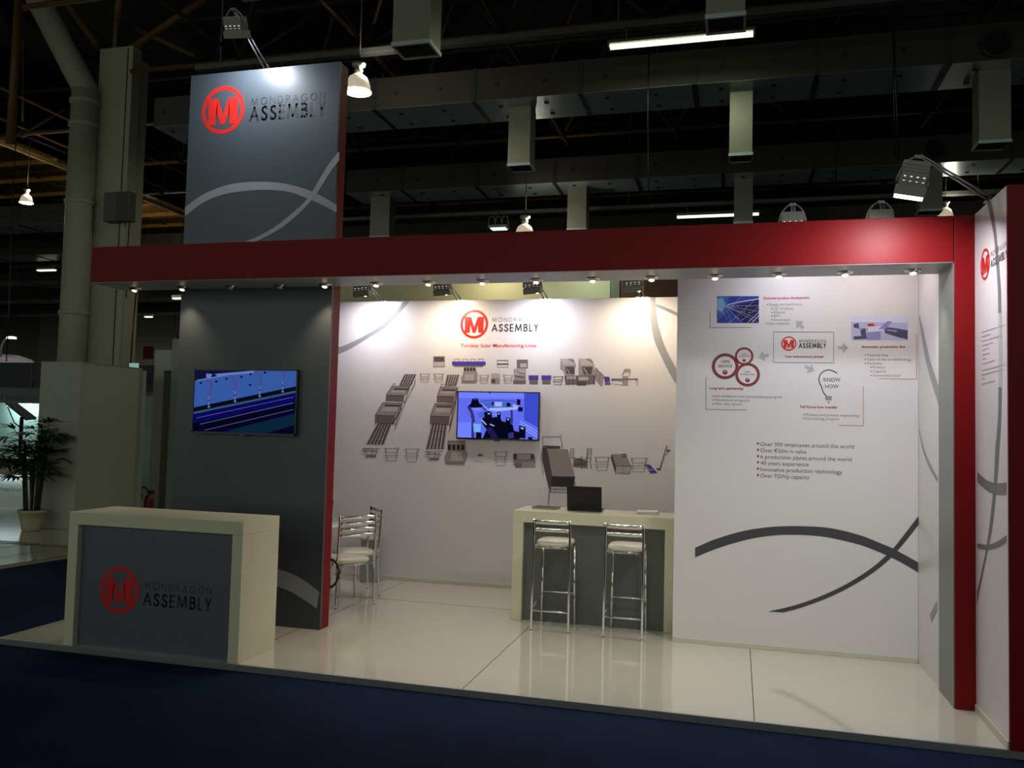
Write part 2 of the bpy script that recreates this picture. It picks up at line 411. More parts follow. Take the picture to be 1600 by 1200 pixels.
la([(610,360),(540,500),(460,710)], 4); la([(635,285),(625,330),(600,372)], 5, 1); la([(520,520),(440,660)], 9, 1); la([(440,355),(450,315),(475,320)], 4)
la([(985,370),(960,540),(915,720)], 5, 1); la([(845,345),(852,320),(872,322)], 4)
for x0, y0, x1, y1 in ((378,856,497,960),(548,862,665,968),(1292,886,1402,1000)): frame(x0, y0, x1, y1, s=12)
for x, y in ((190,855),(715,880)):
    la([(x,y),(x+150,y+2)], 4, 1); la([(x-10,y+26),(x+140,y+30)], 4, 1); la([(x+5,y+12),(x+120,y+18)], 5, 2); la([(x-18,y+50),(x+130,y+46)], 3); la([(x+15,y),(x+25,y+84),(x+110,y+80),(x+125,y)], 3, 1); ra(x+35,y+56,x+115,y+74,2)
    la([(x+30,y),(x+40,y+50)], 4, 1); la([(x+90,y),(x+80,y+50)], 4, 1)
qa([(905,795),(1048,795),(1050,870),(1072,900),(1062,950),(1040,998),(885,995),(875,930),(905,870)], 0)
for k in range(4): ra(906+k*37,826,930+k*37,868,5,lift=.0005)
la([(905,795),(1048,795),(1050,870),(905,870)], 5, 2, closed=True); qa([(935,885),(1020,885),(1030,960),(925,960)], 4, lift=.0005); la([(880,975),(1045,978)], 5, 2)
ra(1155,903,1195,922,2); la([(1120,958),(1160,958),(1175,970),(1220,960)], 5, 4)
qa([(10,842),(170,842),(185,880),(182,955),(60,955),(8,935)], 0, ZB_); ra(35,850,150,885,4,ZB_,.0005); ra(10,845,38,890,1,ZB_,.0006); ra(145,852,172,892,1,ZB_,.0006); la([(10,900),(180,900)], 5, 2, ZB_); ra(25,915,75,955,2,ZB_,.0005)
for x in (130,230):
    ra(x,232,x+76,268,3,ZB_,.0003); ra(x+6,266,x+72,302,2,ZB_); la([(x-4,238),(x+80,238)], 3, 2, ZB_)
frame(320,242,402,305,ZB_)
qa([(380,102),(480,102),(500,150),(485,232),(415,235),(400,200),(375,180)], 0, ZB_); qa([(520,102),(618,102),(640,150),(650,230),(520,232)], 0, ZB_)
qa([(385,104),(470,104),(492,152),(398,152)], 4, ZB_, .0004); qa([(525,104),(612,104),(634,155),(540,155)], 4, ZB_, .0004)
qa([(415,165),(485,165),(490,222),(425,222)], 1, ZB_, .0005); qa([(545,165),(630,165),(620,225),(560,225)], 1, ZB_, .0005)
la([(430,180),(452,222)], 6, 4, ZB_, .0016); la([(560,175),(592,224)], 8, 4, ZB_, .0016); la([(445,105),(485,125)], 10, 2, ZB_, .0016); la([(585,105),(632,130)], 10, 2, ZB_, .0016)
qa([(410,235),(650,232),(648,300),(418,306)], 2, ZB_); ra(430,240,500,262,4,ZB_,.0005); ra(520,245,600,270,4,ZB_,.0005); ra(510,280,580,312,1,ZB_,.0005)
for x in (418,445,475,505,600,640): la([(x,235),(x+3,310)], 4, 1, ZB_, .0018)
qa([(650,172),(716,235),(700,322),(640,260)], 0, ZB_); la([(665,175),(655,250)], 3, 1, ZB_); la([(690,205),(680,300)], 3, 1, ZB_); la([(650,172),(716,235),(700,322)], 4, 1, ZB_)
qa([(718,242),(760,244),(766,280),(725,284)], 3, ZB_, .0004); ra(725,284,770,308,2,ZB_); la([(775,262),(985,262)], 10, 2, ZB_); la([(775,272),(870,276)], 4, 1, ZB_); la([(790,262),(785,300),(860,305)], 3, 2, ZB_)
ra(862,238,907,312,0,ZB_,.0004); ra(878,182,926,210,0,ZB_); la([(880,190),(862,235)], 8, 2, ZB_); la([(922,205),(915,240)], 5, 2, ZB_); la([(965,262),(985,280),(978,315)], 4, 2, ZB_); la([(970,270),(965,295)], 4, 2, ZB_)
la([(240,800),(240,712),(380,712),(395,802)], 5, 2, ZB_); la([(378,712),(380,685)], 3, 2, ZB_); la([(240,800),(225,880),(245,1000)], 4, 1, ZB_)
qa([(243,780),(378,785),(378,806),(275,806)], 1, ZB_); qa([(275,806),(435,810),(492,1022),(315,1018)], 0, ZB_, .0004); qa([(315,1020),(492,1024),(485,1106),(308,1100)], 5, ZB_, .0004)
qa([(240,782),(275,806),(315,1018),(308,1100),(292,1135),(262,1010),(234,890)], 1, ZB_, .0002); la([(308,1103),(486,1108)], 6, 0, ZB_, .0016); la([(310,1125),(420,1130)], 5, 2, ZB_); la([(300,1105),(290,1160),(284,1250)], 6, 1, ZB_); la([(330,1110),(340,1150)], 4, 2, ZB_); la([(488,1060),(505,1110)], 4, 2, ZB_)
poly(d, pc, [(862,744.5),(898,744.5),(897,761),(861.5,760)][::-1], 5, .0006); line(d, pc, [(861,763),(897,765),(897,770),(860,769)], 1.2, 2, .001, True)
for x in (462,480): la([(x,800),(x-6,872)], 5, 1, ZB_)
for x in (590,620): la([(x,800),(x-8,900),(x,965)], 6, 1, ZB_)
la([(605,800),(590,880)], 5, 2, ZB_); qa([(478,892),(530,880),(585,900),(580,955),(480,950)], 2, ZB_); la([(455,880),(625,885)], 4, 2, ZB_); la([(470,870),(600,912)], 5, 1, ZB_); la([(540,860),(545,965)], 6, 1, ZB_); la([(475,925),(580,925)], 6, 1, ZB_, .0016)
frame(648,872,762,976,ZB_,10,4)
qa([(780,846),(890,850),(930,940),(812,942)], 0, ZB_); qa([(812,942),(930,940),(920,1002),(806,996)], 4, ZB_); qa([(770,872),(780,846),(812,942),(806,996)], 1, ZB_); la([(812,942),(930,940),(920,1002),(806,996)], 4, 1, ZB_, closed=True); la([(868,942),(864,1000)], 3, 2, ZB_)
la([(855,850),(890,848),(892,870),(860,870)], 7, 1, ZB_)
frame(928,880,1058,986,ZB_,12,4); qa([(1030,925),(1078,930),(1137,995),(1080,999)], 3, ZB_, .0004); la([(1045,940),(1075,975),(1105,965)], 8, 4, ZB_)
la([(1212,782),(1155,968)], 12, 2, ZB_); la([(1213,784),(1195,850)], 5, 4, ZB_, .0018); ra(1130,957,1164,974,1,ZB_); ra(1202,814,1236,828,1,ZB_); la([(1225,825),(1200,860)], 5, 2, ZB_)
part('factory_line_drawing', d, mcol, bw)
# storage wall with texts
sw = thing('storage_wall', 'white printed front wall of the storage room with company facts and grey curves', 'wall panel', ((XS+XR1)/2, YS+0.05, 0))
b = MB(); b.box((XS,YS,0),(XR1,YS+0.06,ZC)); b.box((XS,YS+0.06,0),(XS+0.06,YC-0.001,ZC)); part('wall_board', b, white, sw)
baseboard('skirting', (XS,YS-0.012,0),(XR1-0.002,YS,0.042), sw)
ps = Pl('y', YS)
b = MB(); S7 = lambda pts: [(1060+x/4, 760+y/4) for x, y in pts]
strip(b, ps, S7([(104,384),(230,330),(400,280),(560,255),(700,248),(870,252),(1000,270),(1150,310),(1250,350),(1345,390),(1498,475)]), S7([(104,444),(250,385),(420,335),(560,310),(700,302),(870,310),(1000,332),(1150,370),(1300,430),(1400,480),(1498,538)]))
part('thick_curve', b, bandd, sw)
b = MB()
strip(b, ps, S7([(1500,186),(1420,290),(1345,385),(1295,435),(1200,515),(1050,610),(880,690),(720,745),(560,782)]), S7([(1500,240),(1430,330),(1370,400),(1325,450),(1230,530),(1080,625),(920,702),(760,760),(655,788)]), lift=.0006)
part('thin_curve', b, bandd, sw)
e = MB(); emblem(e, ps, 1232.5, 536.7, 11.2); part('logo_emblem', e, logo_red, sw)
t = MB(); stroke_text(t, ps, 'MONDRAGON', 1249, 1290.5, 535, 4.2, .12, .55); stroke_text(t, ps, 'ASSEMBLY', 1248.5, 1290, 543.3, 6.6, .18, .42); part('logo_lettering', t, ink, sw)
t = MB()
text(t, ps, 'Your technological partner', 1226, 1287.5, 558.7, 4, weight=.02)
for s, xl, xr, yb in (('Exclusive product development',1193.3,1264.8,467.8),('Automatic production line',1345.8,1414.4,543.6),('Long term partnership',1109,1161.6,608.3),('Full Know how transfer',1250.6,1309,637.3)):
    text(t, ps, s, xl, xr, yb, 4, weight=.022)
part('red_headings', t, inkr, sw)
t = MB()
items = [('Design and certification',1201.8,1254,477.7),('HJT modules',1209,1239,484),('Bifacial',1209,1226,490),('BIPV',1209,1219.4,495.5),('Smart-tech',1209,1234.4,501.5),('Raw materials',1201.5,1233,507.3),
 ('Tailored lines',1355,1388,556.8),('State-of-the-art technology',1355,1424,563.2),('Flexibility',1355,1378.7,569.6),('Product',1363.5,1383.3,575.6),('Capacity',1363.5,1385.5,582),('Automation level',1363.5,1406.4,588.3),
 ('Full installation and commissioning program',1116.8,1222,620.6),('Maintenance programs',1116.8,1171,626.6),('After sales service',1116.8,1159.3,632.6),
 ('Product and process engineering',1259,1341.8,649.6),('Full training program',1259,1311,655.6)]
for s, xl, xr, yb in items: text(t, ps, s, xl, xr, yb, 4.1)
part('small_bullet_text', t, inkl, sw)
t = MB()
for s, xl, xr, yb in items:
    poly(t, ps, [(xl-3.6,yb-2.6),(xl-2.0,yb-2.6),(xl-2.0,yb-1.0),(xl-3.6,yb-1.0)][::-1])
for k, (s, xr) in enumerate((('Over 300 employees around the world',1334.5),('Over \u20ac50m in sales',1260),('6 production plants around the world',1330.5),('40 years experience',1263.6),('Innovative production technology',1315.8),('Over 7GWp capacity',1264.8))):
    yb = 696.6+k*9.85; poly(t, ps, [(1183,yb-5.2),(1185.8,yb-5.2),(1185.8,yb-2.2),(1183,yb-2.2)][::-1])
part('bullet_squares', t, mat('ink_bullet', (120,30,36), .5), sw)
t = MB()
for k, (s, xr) in enumerate((('Over 300 employees around the world',1334.5),('Over \u20ac50m in sales',1260),('6 production plants around the world',1330.5),('40 years experience',1263.6),('Innovative production technology',1315.8),('Over 7GWp capacity',1264.8))):
    text(t, ps, s, 1188.3, xr, 696.6+k*9.85, 6.4)
part('company_facts_text', t, inkg, sw)
t = MB(); text(t, ps, 'KNOW', 1286.7, 1313.3, 596, 6.2); text(t, ps, 'HOW', 1289.5, 1310.3, 606.4, 6.2)
bp = [(1220+x/7.27, 560+y/7.27) for x, y in ((640,168),(600,145),(550,130),(500,140),(455,175),(434,225),(440,275),(465,325),(480,380),(520,430))]
sb = smooth(bp, 4); line(t, ps, [tuple(p) for p in sb], 1.5)
for k in range(4): line(t, ps, [(1289.5, 620+k*1.7),(1299.6, 619.6+k*1.7)], 0.8)
poly(t, ps, [(1293.7,627.6),(1295.9,627.6),(1295.9,629.4),(1293.7,629.4)][::-1])
part('know_how_bulb_print', t, ink, sw)
t = MB()
for pts in ([(1109.5,487),(1109.5,512),(1174,511.5)],[(1103,590),(1103,639.8),(1166.4,640.6)]): line(t, ps, pts, .7, 0)
line(t, ps, [(1208.7,518.6),(1302.6,518.8),(1302.6,567),(1208.4,566)], .7, 0, closed=True)
for pts in ([(1432,522),(1432,592.4),(1373.6,591.6)],[(1349,603),(1349,665.3),(1309.5,664.4)]): line(t, ps, pts, .7, 1)
part('thin_bracket_lines', t, [inkg, inkr], sw)
t = MB()   # dotted arrows
for cx, cy, ang in ((1249.5,507.4,135),(1193,556.7,195),(1317.5,543.4,0),(1264.8,576,-30)):
    ca, sa = math.cos(math.radians(ang)), math.sin(math.radians(ang))
    for i in range(9):
        for j in range(-4, 5):
            if (i < 4 and abs(j) <= 1) or (i >= 4 and abs(j) <= 8-i):
                u = (i-4)*1.85; v = j*1.75; x = cx+u*ca-v*sa*1.0; y = cy-(u*sa+v*ca)
                poly(t, ps, [(x-.5,y-.5),(x+.5,y-.5),(x+.5,y+.5),(x-.5,y+.5)][::-1])
part('dotted_arrows', t, mat('ink_dots', (60,58,64), .5), sw)
t = MB()
for cx, cy, r in ((1162.7,556.5,14),(1133,572.3,20.4),(1168,585.4,18.7)):
    c = ps.at(cx, cy); R = (ps.at(cx, cy-r)-c).z; A = ps.ax(); lf = Vector((0,-.0004,0))
    t.fan(c, A, UP, R*.9, R, 40, 0); t.fan(c+lf, A, UP, R*.76, R*.92, 40, 1); t.fan(c+lf, A, UP, 0, R*.76, 40, 2)
    t.fan(c+lf*2-UP*R*.46, A, UP, 0, R*.19, 20, 1)
for s, cx, yb, w, cap in (('100%',1134,567,13,4.2),('SERVICE',1133,574,22,4.4),('100%',1163,554,7,1.9),('GUARANTEE',1163,557.6,17,2.2),('100%',1168,582,8,2.2),('SATISFACTION',1168,586,22,2.4)):
    text(t, ps, s, cx-w/2, cx+w/2, yb, cap, 3, .01, lift=.0012)
for cx, cy, k in ((1162.7,561,.8),(1133,580.3,1.1),(1168,592.6,1.0)):
    line(t, ps, [(cx-1.6*k,cy-.2*k),(cx-.4*k,cy+1.2*k),(cx+1.8*k,cy-1.6*k)], .8*k, 2, .0014)
part('service_badges', t, [mat('badge_grey', (104,98,104), .4), mat('badge_red', (140,36,40), .4), mat('badge_pale', (226,218,220), .4), ink], sw)
# solar photo print
t = MB(); t_m = [mat('photo_blue', (44,66,160), .4), mat('photo_navy', (26,22,84), .4), mat('photo_sky', (130,180,214), .4), mat('photo_white', (206,214,236), .4), mat('photo_mid', (70,110,190), .4)]
X0, Y0, X1, Y1 = 1120.2, 462.7, 1185.7, 504.6
def pv(pts, mi, lift=0): poly(t, ps, [(X0+(X1-X0)*x, Y0+(Y1-Y0)*y) for x, y in pts][::-1], mi, lift)
def pl_(pts, w, mi=3, lift=.0012): line(t, ps, [(X0+(X1-X0)*x, Y0+(Y1-Y0)*y) for x, y in pts], w, mi, lift)
pv([(0,0),(1,0),(1,1),(0,1)], 0); pv([(0,0),(.3,0),(.24,.3),(.18,.6),(.05,.75),(0,.6)], 4, .0004); pv([(0,.1),(.14,.05),(.2,.3),(.12,.6),(0,.5)], 2, .0007)
pv([(.55,.3),(1,.12),(1,1),(.62,1),(.35,.55)], 1, .0004)
pl_([(.25,.32),(.6,.2),(1,.1)], 1.4)
for y in (.36,.58,.86,1.0): pl_([(.2,.36),(1,y if y < .9 else 1)], .35)
for a in ((.2,.36,.6,1),(.2,.36,.35,1),(.1,.5,.3,1),(0,.9,.6,0),(.6,.9,1,.4),(.3,1,.9,.15)): pl_([(a[0],a[1]),(a[2],a[3])], .3)
pl_([(.74,.98),(1,.6)], .9); pl_([(.84,.98),(1,.72)], 1.2)
for x, y in ((.4,.36),(.5,.37),(.6,.36),(.7,.37),(.8,.36),(.92,.355),(.5,.56),(.57,.57),(.65,.585),(.77,.61),(.44,.77),(.51,.82),(.6,.88)):
    pl_([(x-.012,y),(x+.012,y)], .9, 3, .0016)
part('solar_panel_photo', t, t_m, sw)
t = MB(); X0, Y0, X1, Y1 = 1330, 493.3, 1418.4, 531.2
t_m2 = [mat('photo_haze', (184,188,224), .4), mat('photo_slate', (78,72,98), .4), mat('photo_light', (216,220,242), .4), mat('photo_lilac', (146,140,196), .4), logo_red]
pv([(0,0),(1,0),(1,1),(0,1)], 0); pv([(0,0),(1,0),(1,.3),(0,.25)], 2, .0003); pv([(.28,.66),(.52,.62),(.52,.98),(.28,1)], 3, .0005); pv([(.28,.45),(.55,.42),(.58,.62),(.3,.68)], 2, .0007)
pv([(.48,.56),(.64,.22),(.73,.24),(.6,.55)], 3, .0009); pv([(.28,.34),(.4,.32),(.42,.42),(.3,.44)], 4, .001)
pv([(.58,.46),(.8,.52),(1,.6),(1,.98),(.85,.9),(.6,.72)], 1, .0006); pv([(.62,.55),(.82,.6),(.8,.68),(.64,.62)], 3, .001); pv([(.16,.6),(.25,.52),(.28,.95),(.04,.98),(.05,.85),(.18,.84)], 1, .0006); pv([(.04,.35),(.13,.3),(.14,.5),(.05,.5)], 1, .0006); pl_([(.1,.52),(.3,.56)], .8, 1)
part('machine_photo', t, t_m2, sw)
# right side wall: inner stretch behind the pillar, and the front stretch beside the pillar
rw = thing('right_side_wall', 'white printed side wall at right with red front edge, logo and curved grey bands', 'wall panel', (XR2+0.08, 0.4, 0))
b = MB(); b.box((XR2,0.0085,0),(XR2+0.10,YB+YD+0.02,ZT)); part('wall_board', b, white, rw)
b = MB(); b.box((XR2,-0.012,0),(XR2+0.35,0.0085,ZT)); b.box((XR2+0.1,0.0085,0),(XR2+0.35,YB+YD,ZT)); part('red_front_edge', b, red, rw)
baseboard('skirting', (XR2-0.010,0.0,0),(XR2,YB-0.006,0.05), rw)
px_ = Pl('x', XR2)
b = MB()
strip(b, px_, [(1541,311),(1549,348),(1554,379),(1556.7,416),(1559,453),(1559.6,489)], [(1547,309),(1555,352),(1559.4,397.6),(1563,443.5),(1564,470),(1564.3,489)])
strip(b, px_, [(1560,605),(1559.4,646),(1556.7,686.5),(1555,700),(1552,762),(1543.7,837.5),(1533,896),(1526,925)], [(1565,605),(1564,653.5),(1562,690),(1561,705),(1557.5,754),(1550,825),(1537.5,887.5),(1526.5,943)])
strip(b, px_, [(1527,737),(1541.7,750),(1558,755),(1572,753.5)], [(1527,753),(1541.7,766),(1558,772.5),(1572,772.8)], lift=.0006)
strip(b, px_, [(1527,849),(1541.7,851),(1558,846),(1572,836)], [(1527,856),(1541.7,859),(1558,855),(1572,847)], lift=.0009)
part('grey_curves', b, band, rw)
b = MB(); strip(b, px_, [(1559.6,489),(1560,550),(1560,605)], [(1564.3,489),(1565,550),(1565,605)]); part('pale_curve', b, bandpale, rw)
e = MB(); emblem(e, px_, 1539, 413, 24.5, lift=.0008); part('logo_emblem', e, logo_red, rw)
t = MB(); stroke_text(t, px_, 'MONDRAGON', 1548, 1573, 402, 8, .1, .55, lift=.0012); stroke_text(t, px_, 'ASSEMBLY', 1548, 1573, 418, 11, .17, .42, lift=.0012); part('logo_lettering', t, inkg, rw)
t = MB()   # rows of print too small to read: plain word dashes
for k, (xl, xr, y) in enumerate(((1534,1571,519),(1534,1547,526),(1534,1564,533.5),(1535,1551,540),(1535,1545,547),(1535,1546,554.5),(1535,1541,561),(1535,1554,568.5),(1534,1570,579),(1534,1566,585.5),(1534,1538,592),(1534,1554,600))):
    a = px_.at(xl, y, .001); x = xl; sl = -(0.35 if k < 8 else .3)
    while x < xr-1:
        w = random.uniform(2.2, 5.5); x2 = min(xr, x+w)
        line(t, px_, [(x, y+(x-xl)*sl*.9),(x2, y+(x2-xl)*sl*.9)], 1.2, 0, .001); x = x2+.8
part('tiny_bullet_text', t, mat('ink_side', (172,160,168), .5), rw)
iw = thing('inner_side_wall', 'white printed side wall behind the pillar with thin curved grey line', 'wall panel', (XR1+0.05, 1.55, 0))
b = MB(); b.box((XR1+0.002,YW+0.001,0),(XR1+0.13,YC+.09,ZT-0.002)); part('wall_board', b, white, iw)
pi_ = Pl('x', XR1+0.002)
b = MB()
strip(b, pi_, [(1436,497),(1442,540),(1448.5,572),(1458.7,608),(1468,638)], [(1437,492),(1447,536),(1454,566),(1462,590),(1470,612)])
strip(b, pi_, [(1436,672),(1441,700),(1450,727),(1464,753)], [(1436,668),(1442.5,697),(1452,722),(1466,748)])
strip(b, pi_, [(1453,960),(1458,950),(1464,938)], [(1455,973),(1459,965),(1464,955)])
part('grey_curves', b, bandl, iw)
# ------------------------------------------------------------------ downlights in the beam
def make_downlight():
    r = thing('downlight', '', 'ceiling light', (0,0,ZB), 'row of small downlights under the canopy beam')
    b = MB(); b.lathe([(.036,-.004),(.052,-.012),(.056,-.006),(.058,0.0)], 28, (0,0,ZB)); part('trim_ring', b, chrome, r)
    T = Matrix.Rotation(math.radians(-18), 4, 'X')
    b = MB(); b.lathe([(.0,-.022),(.026,-.022),(.034,-.004),(.034,.0)], 24, (0,0,ZB-.004), T=T); part('lamp_cup', b, chrome, r)
    b = MB(); b.lathe([(.0,-.0235),(.022,-.0235)], 20, (0,0,ZB-.004), T=T); part('bulb_face', b, bulbwarm, r)
    return r
DLX = [(0.29,1),(0.82,2),(1.34,0),(1.85,0),(2.30,3),(2.80,1),(3.29,.3),(3.78,4),(4.25,3),(4.73,1),(5.21,2),(5.71,2),(6.19,1.4),(6.67,1.6),(7.14,3)]
ords = ['first','second','third','fourth','fifth','sixth','seventh','eighth','ninth','tenth','eleventh','twelfth','thirteenth','fourteenth','last']
proto = make_downlight()
offm = mat('bulb_unlit', (190,188,178), .3)
for i, (x, k) in enumerate(DLX):
    o = proto if i == 0 else copy_tree(proto)
    o.location = (x, 1.06-0.012*max(0, x-5.5)*3, ZB)
    wh = {0: 'above the empty left end', 1: 'above the tower wall left edge', 4: 'above the red edge of the tower wall', 14: 'in the corner by the grey pillar'}.get(i, '')
    st = 'unlit' if k == 0 else ('dim' if k < 1 else 'lit warm')
    o['label'] = f'{st} downlight, {ords[i]} from left' + (', '+wh if wh else ' under the canopy beam')
    if k == 0:
        for c in o.children:
            if c.name.startswith('bulb_face'): c.data = c.data.copy(); c.data.materials[0] = offm
    else:
        light('SPOT', 'beam_light', (x, 1.04, ZB-.045), (x, 1.2 if x < 2.5 else 1.0, 0), POW['down']*(0.55+0.25*k)*(.7 if x < 2.5 else 1 if x < 5 else .62), ((1.0,.76,.46) if x < 2.5 else (1.0,.88,.69)), o, spot=90, blend=1.0, radius=.02)
# ------------------------------------------------------------------ flood lamps on arms
def flood(label, head, mount, aim, power, color, group, glow=bulbcool, up=0.20, w=.2, lip=.012, spread=170, dd=.17, dome=.0):
    """head: centre of the glass; mount: where the arm stands on the wall top; aim: point it shines at"""
    head = Vector(head); mount = Vector(mount); aim = Vector(aim)
    r = thing('floodlight', label, 'floodlight', mount, group)
    f = (aim-head).normalized(); side = f.cross(Vector((0,1,0)) if abs(f.y) < .9 else Vector((1,0,0))).normalized()
    if abs(side.x) < .5: side = Vector((0,1,0)).cross(f).normalized() if abs(f.y) < .9 else side
    upv = side.cross(f).normalized(); T = Matrix((( side.x,upv.x,-f.x,head.x),(side.y,upv.y,-f.y,head.y),(side.z,upv.z,-f.z,head.z),(0,0,0,1)))
    b = MB(); h = .13
    b.prism([T@Vector(p) for p in ((-w/2,-h/2,0),(w/2,-h/2,0),(w/2,h/2,0),(-w/2,h/2,0))], T.to_3x3()@Vector((0,0,dd*.3)))
    b.prism([T@Vector(p) for p in ((-w*.44,-h*.42,dd*.3),(w*.44,-h*.42,dd*.3),(w*.44,h*.42,dd*.3),(-w*.44,h*.42,dd*.3))], T.to_3x3()@Vector((0,0,dd*.7)))
    for k in range(6): b.box((-w*.46,-h*.46,dd*(.38+.1*k)),(w*.46,h*.46,dd*(.40+.1*k)), 0, T)
    hs = part('housing', b, lampmetal, r, 0.002)
    b = MB(); b.box((-w*.46,-h*.44,-.003-dome),(w*.46,h*.44,.0),0,T); part('glass', b, glow, hs)
    b = MB()
    for a_, c_ in (((-w/2,-h/2,-lip),(w/2,-h/2+.004,.002)),((-w/2,h/2-.004,-lip),(w/2,h/2,.002)),((-w/2,-h/2,-lip),(-w/2+.004,h/2,.002)),((w/2-.004,-h/2,-lip),(w/2,h/2,.002))): b.box(a_, c_, 0, T)
    part('shade_rim', b, lampmetal, hs)
    b = MB()
    for sy in (-1, 1):
        for k in range(4):
            for q_ in (.42,.56): b.cbox((-w*.33+k*w*.22, sy*h*.43, dd*q_-.004), (.012,.004,.005), 0, T)
    part('vent_slots', b, emat('vent_glow', (240,240,215), 1.3), hs)['kind'] = 'stuff'
    b = MB(); P = [T@Vector((w*.53*math.cos(a), 0, dd*.35+.17*math.sin(a))) for a in [math.pi*k/12 for k in range(13)]]
    b.tube(P, .008, 8); b.cbox((0,0,dd*.35+.17),(.05,.03,.02),0,T); part('bracket', b, alu, r)
    top = T@Vector((0,0,dd*.35+.18)); b = MB()
    b.tube([mount+Vector((-.02,0,0)), top+Vector((-.01,0,0))], .008, 8); b.tube([mount+Vector((.03,0,0)), top+Vector((.01,0,.0))], .008, 8)
    b.cbox(mount+Vector((0,0,.006)), (.14,.05,.012)); part('arm', b, alu, r)
    light('AREA', 'lamp_beam', head+f*(.006+dome), aim, power, color, r, size=w*.85, size_y=h*.8).data.spread = math.radians(spread)
    return r
cool = (1.0,.93,1.0); warm = (1.0,.80,.55)
flood('grey floodlight on a long twin arm above the tower panel', (1.47,.80,5.33), (1.52,YW+.06,ZTW), (1.42,1.17,4.6), POW['tower'], (.84,.92,1.0), 'floodlights on arms')
flood('bright floodlight on a slanted arm from the right side wall', (6.95,.12,3.42), (7.54,.42,ZT), (6.78,.36,2.6), POW['side'], (.97,.95,1.0), 'floodlights on arms', lip=.0, dd=.22, dome=.02, w=.175)
for i, (x, cl, lab) in enumerate(((1.62,cool,'leftmost floodlight standing on top of the back wall'),(2.62,warm,'floodlight on the back wall top, left of the logo'),(3.68,cool,'floodlight on the back wall top, right of the logo'),(4.80,warm,'rightmost floodlight on the back wall top, before brown panel'))):
    flood(lab, (x,3.30,3.36), (x+.04,YC+.045,ZC), (x+.12,3.75,1.7), POW['flood'], cl, 'floodlights on the back wall')
flood('floodlight with round hoop bracket behind the beam above the storage wall', (6.31,1.42,3.50), (6.36,YS+.03,ZC), (6.30,1.95,1.0), POW['store'], (.92,.95,1.0), 'floodlights on arms')
flood('small floodlight with slanting arm above the storage wall right end', (6.97,1.42,3.49), (7.15,YS+.03,ZC), (6.90,1.95,1.0), POW['store']*.7, (1,.86,.76), 'floodlights on arms')
# ------------------------------------------------------------------ televisions
def tv(label, corners, Y, paint):
    (xa, ya), (xb, yb_) = corners; A = oy(xa, ya, Y-.05); B = oy(xb, yb_, Y-.05)
    x0, z1, x1, z0 = A.x, A.z, B.x, B.z
    r = thing('wall_television', label, 'television', ((x0+x1)/2, Y-.03, (z0+z1)/2), 'televisions on the stand walls')
    b = MB(); b.box((x0,Y-.045,z0),(x1,Y-.012,z1)); part('casing', b, black, r, .004)
    b = MB(); t = .012
    b.box((x0,Y-.052,z0),(x1,Y-.045,z0+t*1.5)); b.box((x0,Y-.052,z1-t),(x1,Y-.045,z1)); b.box((x0,Y-.052,z0),(x0+t,Y-.045,z1)); b.box((x1-t,Y-.052,z0),(x1,Y-.045,z1))
    b.cbox(((x0+x1)/2,Y-.05,z0-.006),(.07,.008,.014)); bz_ = part('bezel', b, mat('bezel_gloss', (10,10,14), .12), r)
    b = MB(); b.box(((x0+x1)/2-.15,Y-.014,(z0+z1)/2-.12),((x0+x1)/2+.15,Y-.0005,(z0+z1)/2+.12)); part('wall_bracket', b, black, r)
    m = MB(); pl = Pl('y', Y-.0445); mats = paint(m, pl, (x0+t,x1-t,z0+t*1.5,z1-t)); part('screen_picture', m, mats, bz_)
    return r
def clip_poly(pts, bx):
    x0, x1, z0, z1 = bx
    def cl(P, f, inter):
        out = []
        for i, p in enumerate(P):
            q = P[i-1]
            if f(p):
                if not f(q): out.append(inter(q, p))
                out.append(p)
            elif f(q): out.append(inter(q, p))
        return out
    def ix(v): return lambda a, c: a.lerp(c, (v-a.x)/(c.x-a.x))
    def iz(v): return lambda a, c: a.lerp(c, (v-a.z)/(c.z-a.z))
    P = list(pts)
    for f, it in ((lambda p: p.x >= x0, ix(x0)),(lambda p: p.x <= x1, ix(x1)),(lambda p: p.z >= z0, iz(z0)),(lambda p: p.z <= z1, iz(z1))):
        if P: P = cl(P, f, it)
    return P
def painter(m, pl, bx, Z):
    def P(pts, mi, lift):
        v = clip_poly([pl.at(*Z(x, y), lift) for x, y in pts], bx)
        if len(v) > 2: m.add(v, [tuple(range(len(v)))], mi)
    def L(pts, w, mi, lift):
        for (a, b_), (c, d_) in zip(pts[:-1], pts[1:]):
            dx, dy = c-a, d_-b_; n = math.hypot(dx, dy) or 1; nx, ny = -dy/n*w/2, dx/n*w/2
            P([(a+nx,b_+ny),(c+nx,d_+ny),(c-nx,d_-ny),(a-nx,b_-ny)], mi, lift)
    return P, L
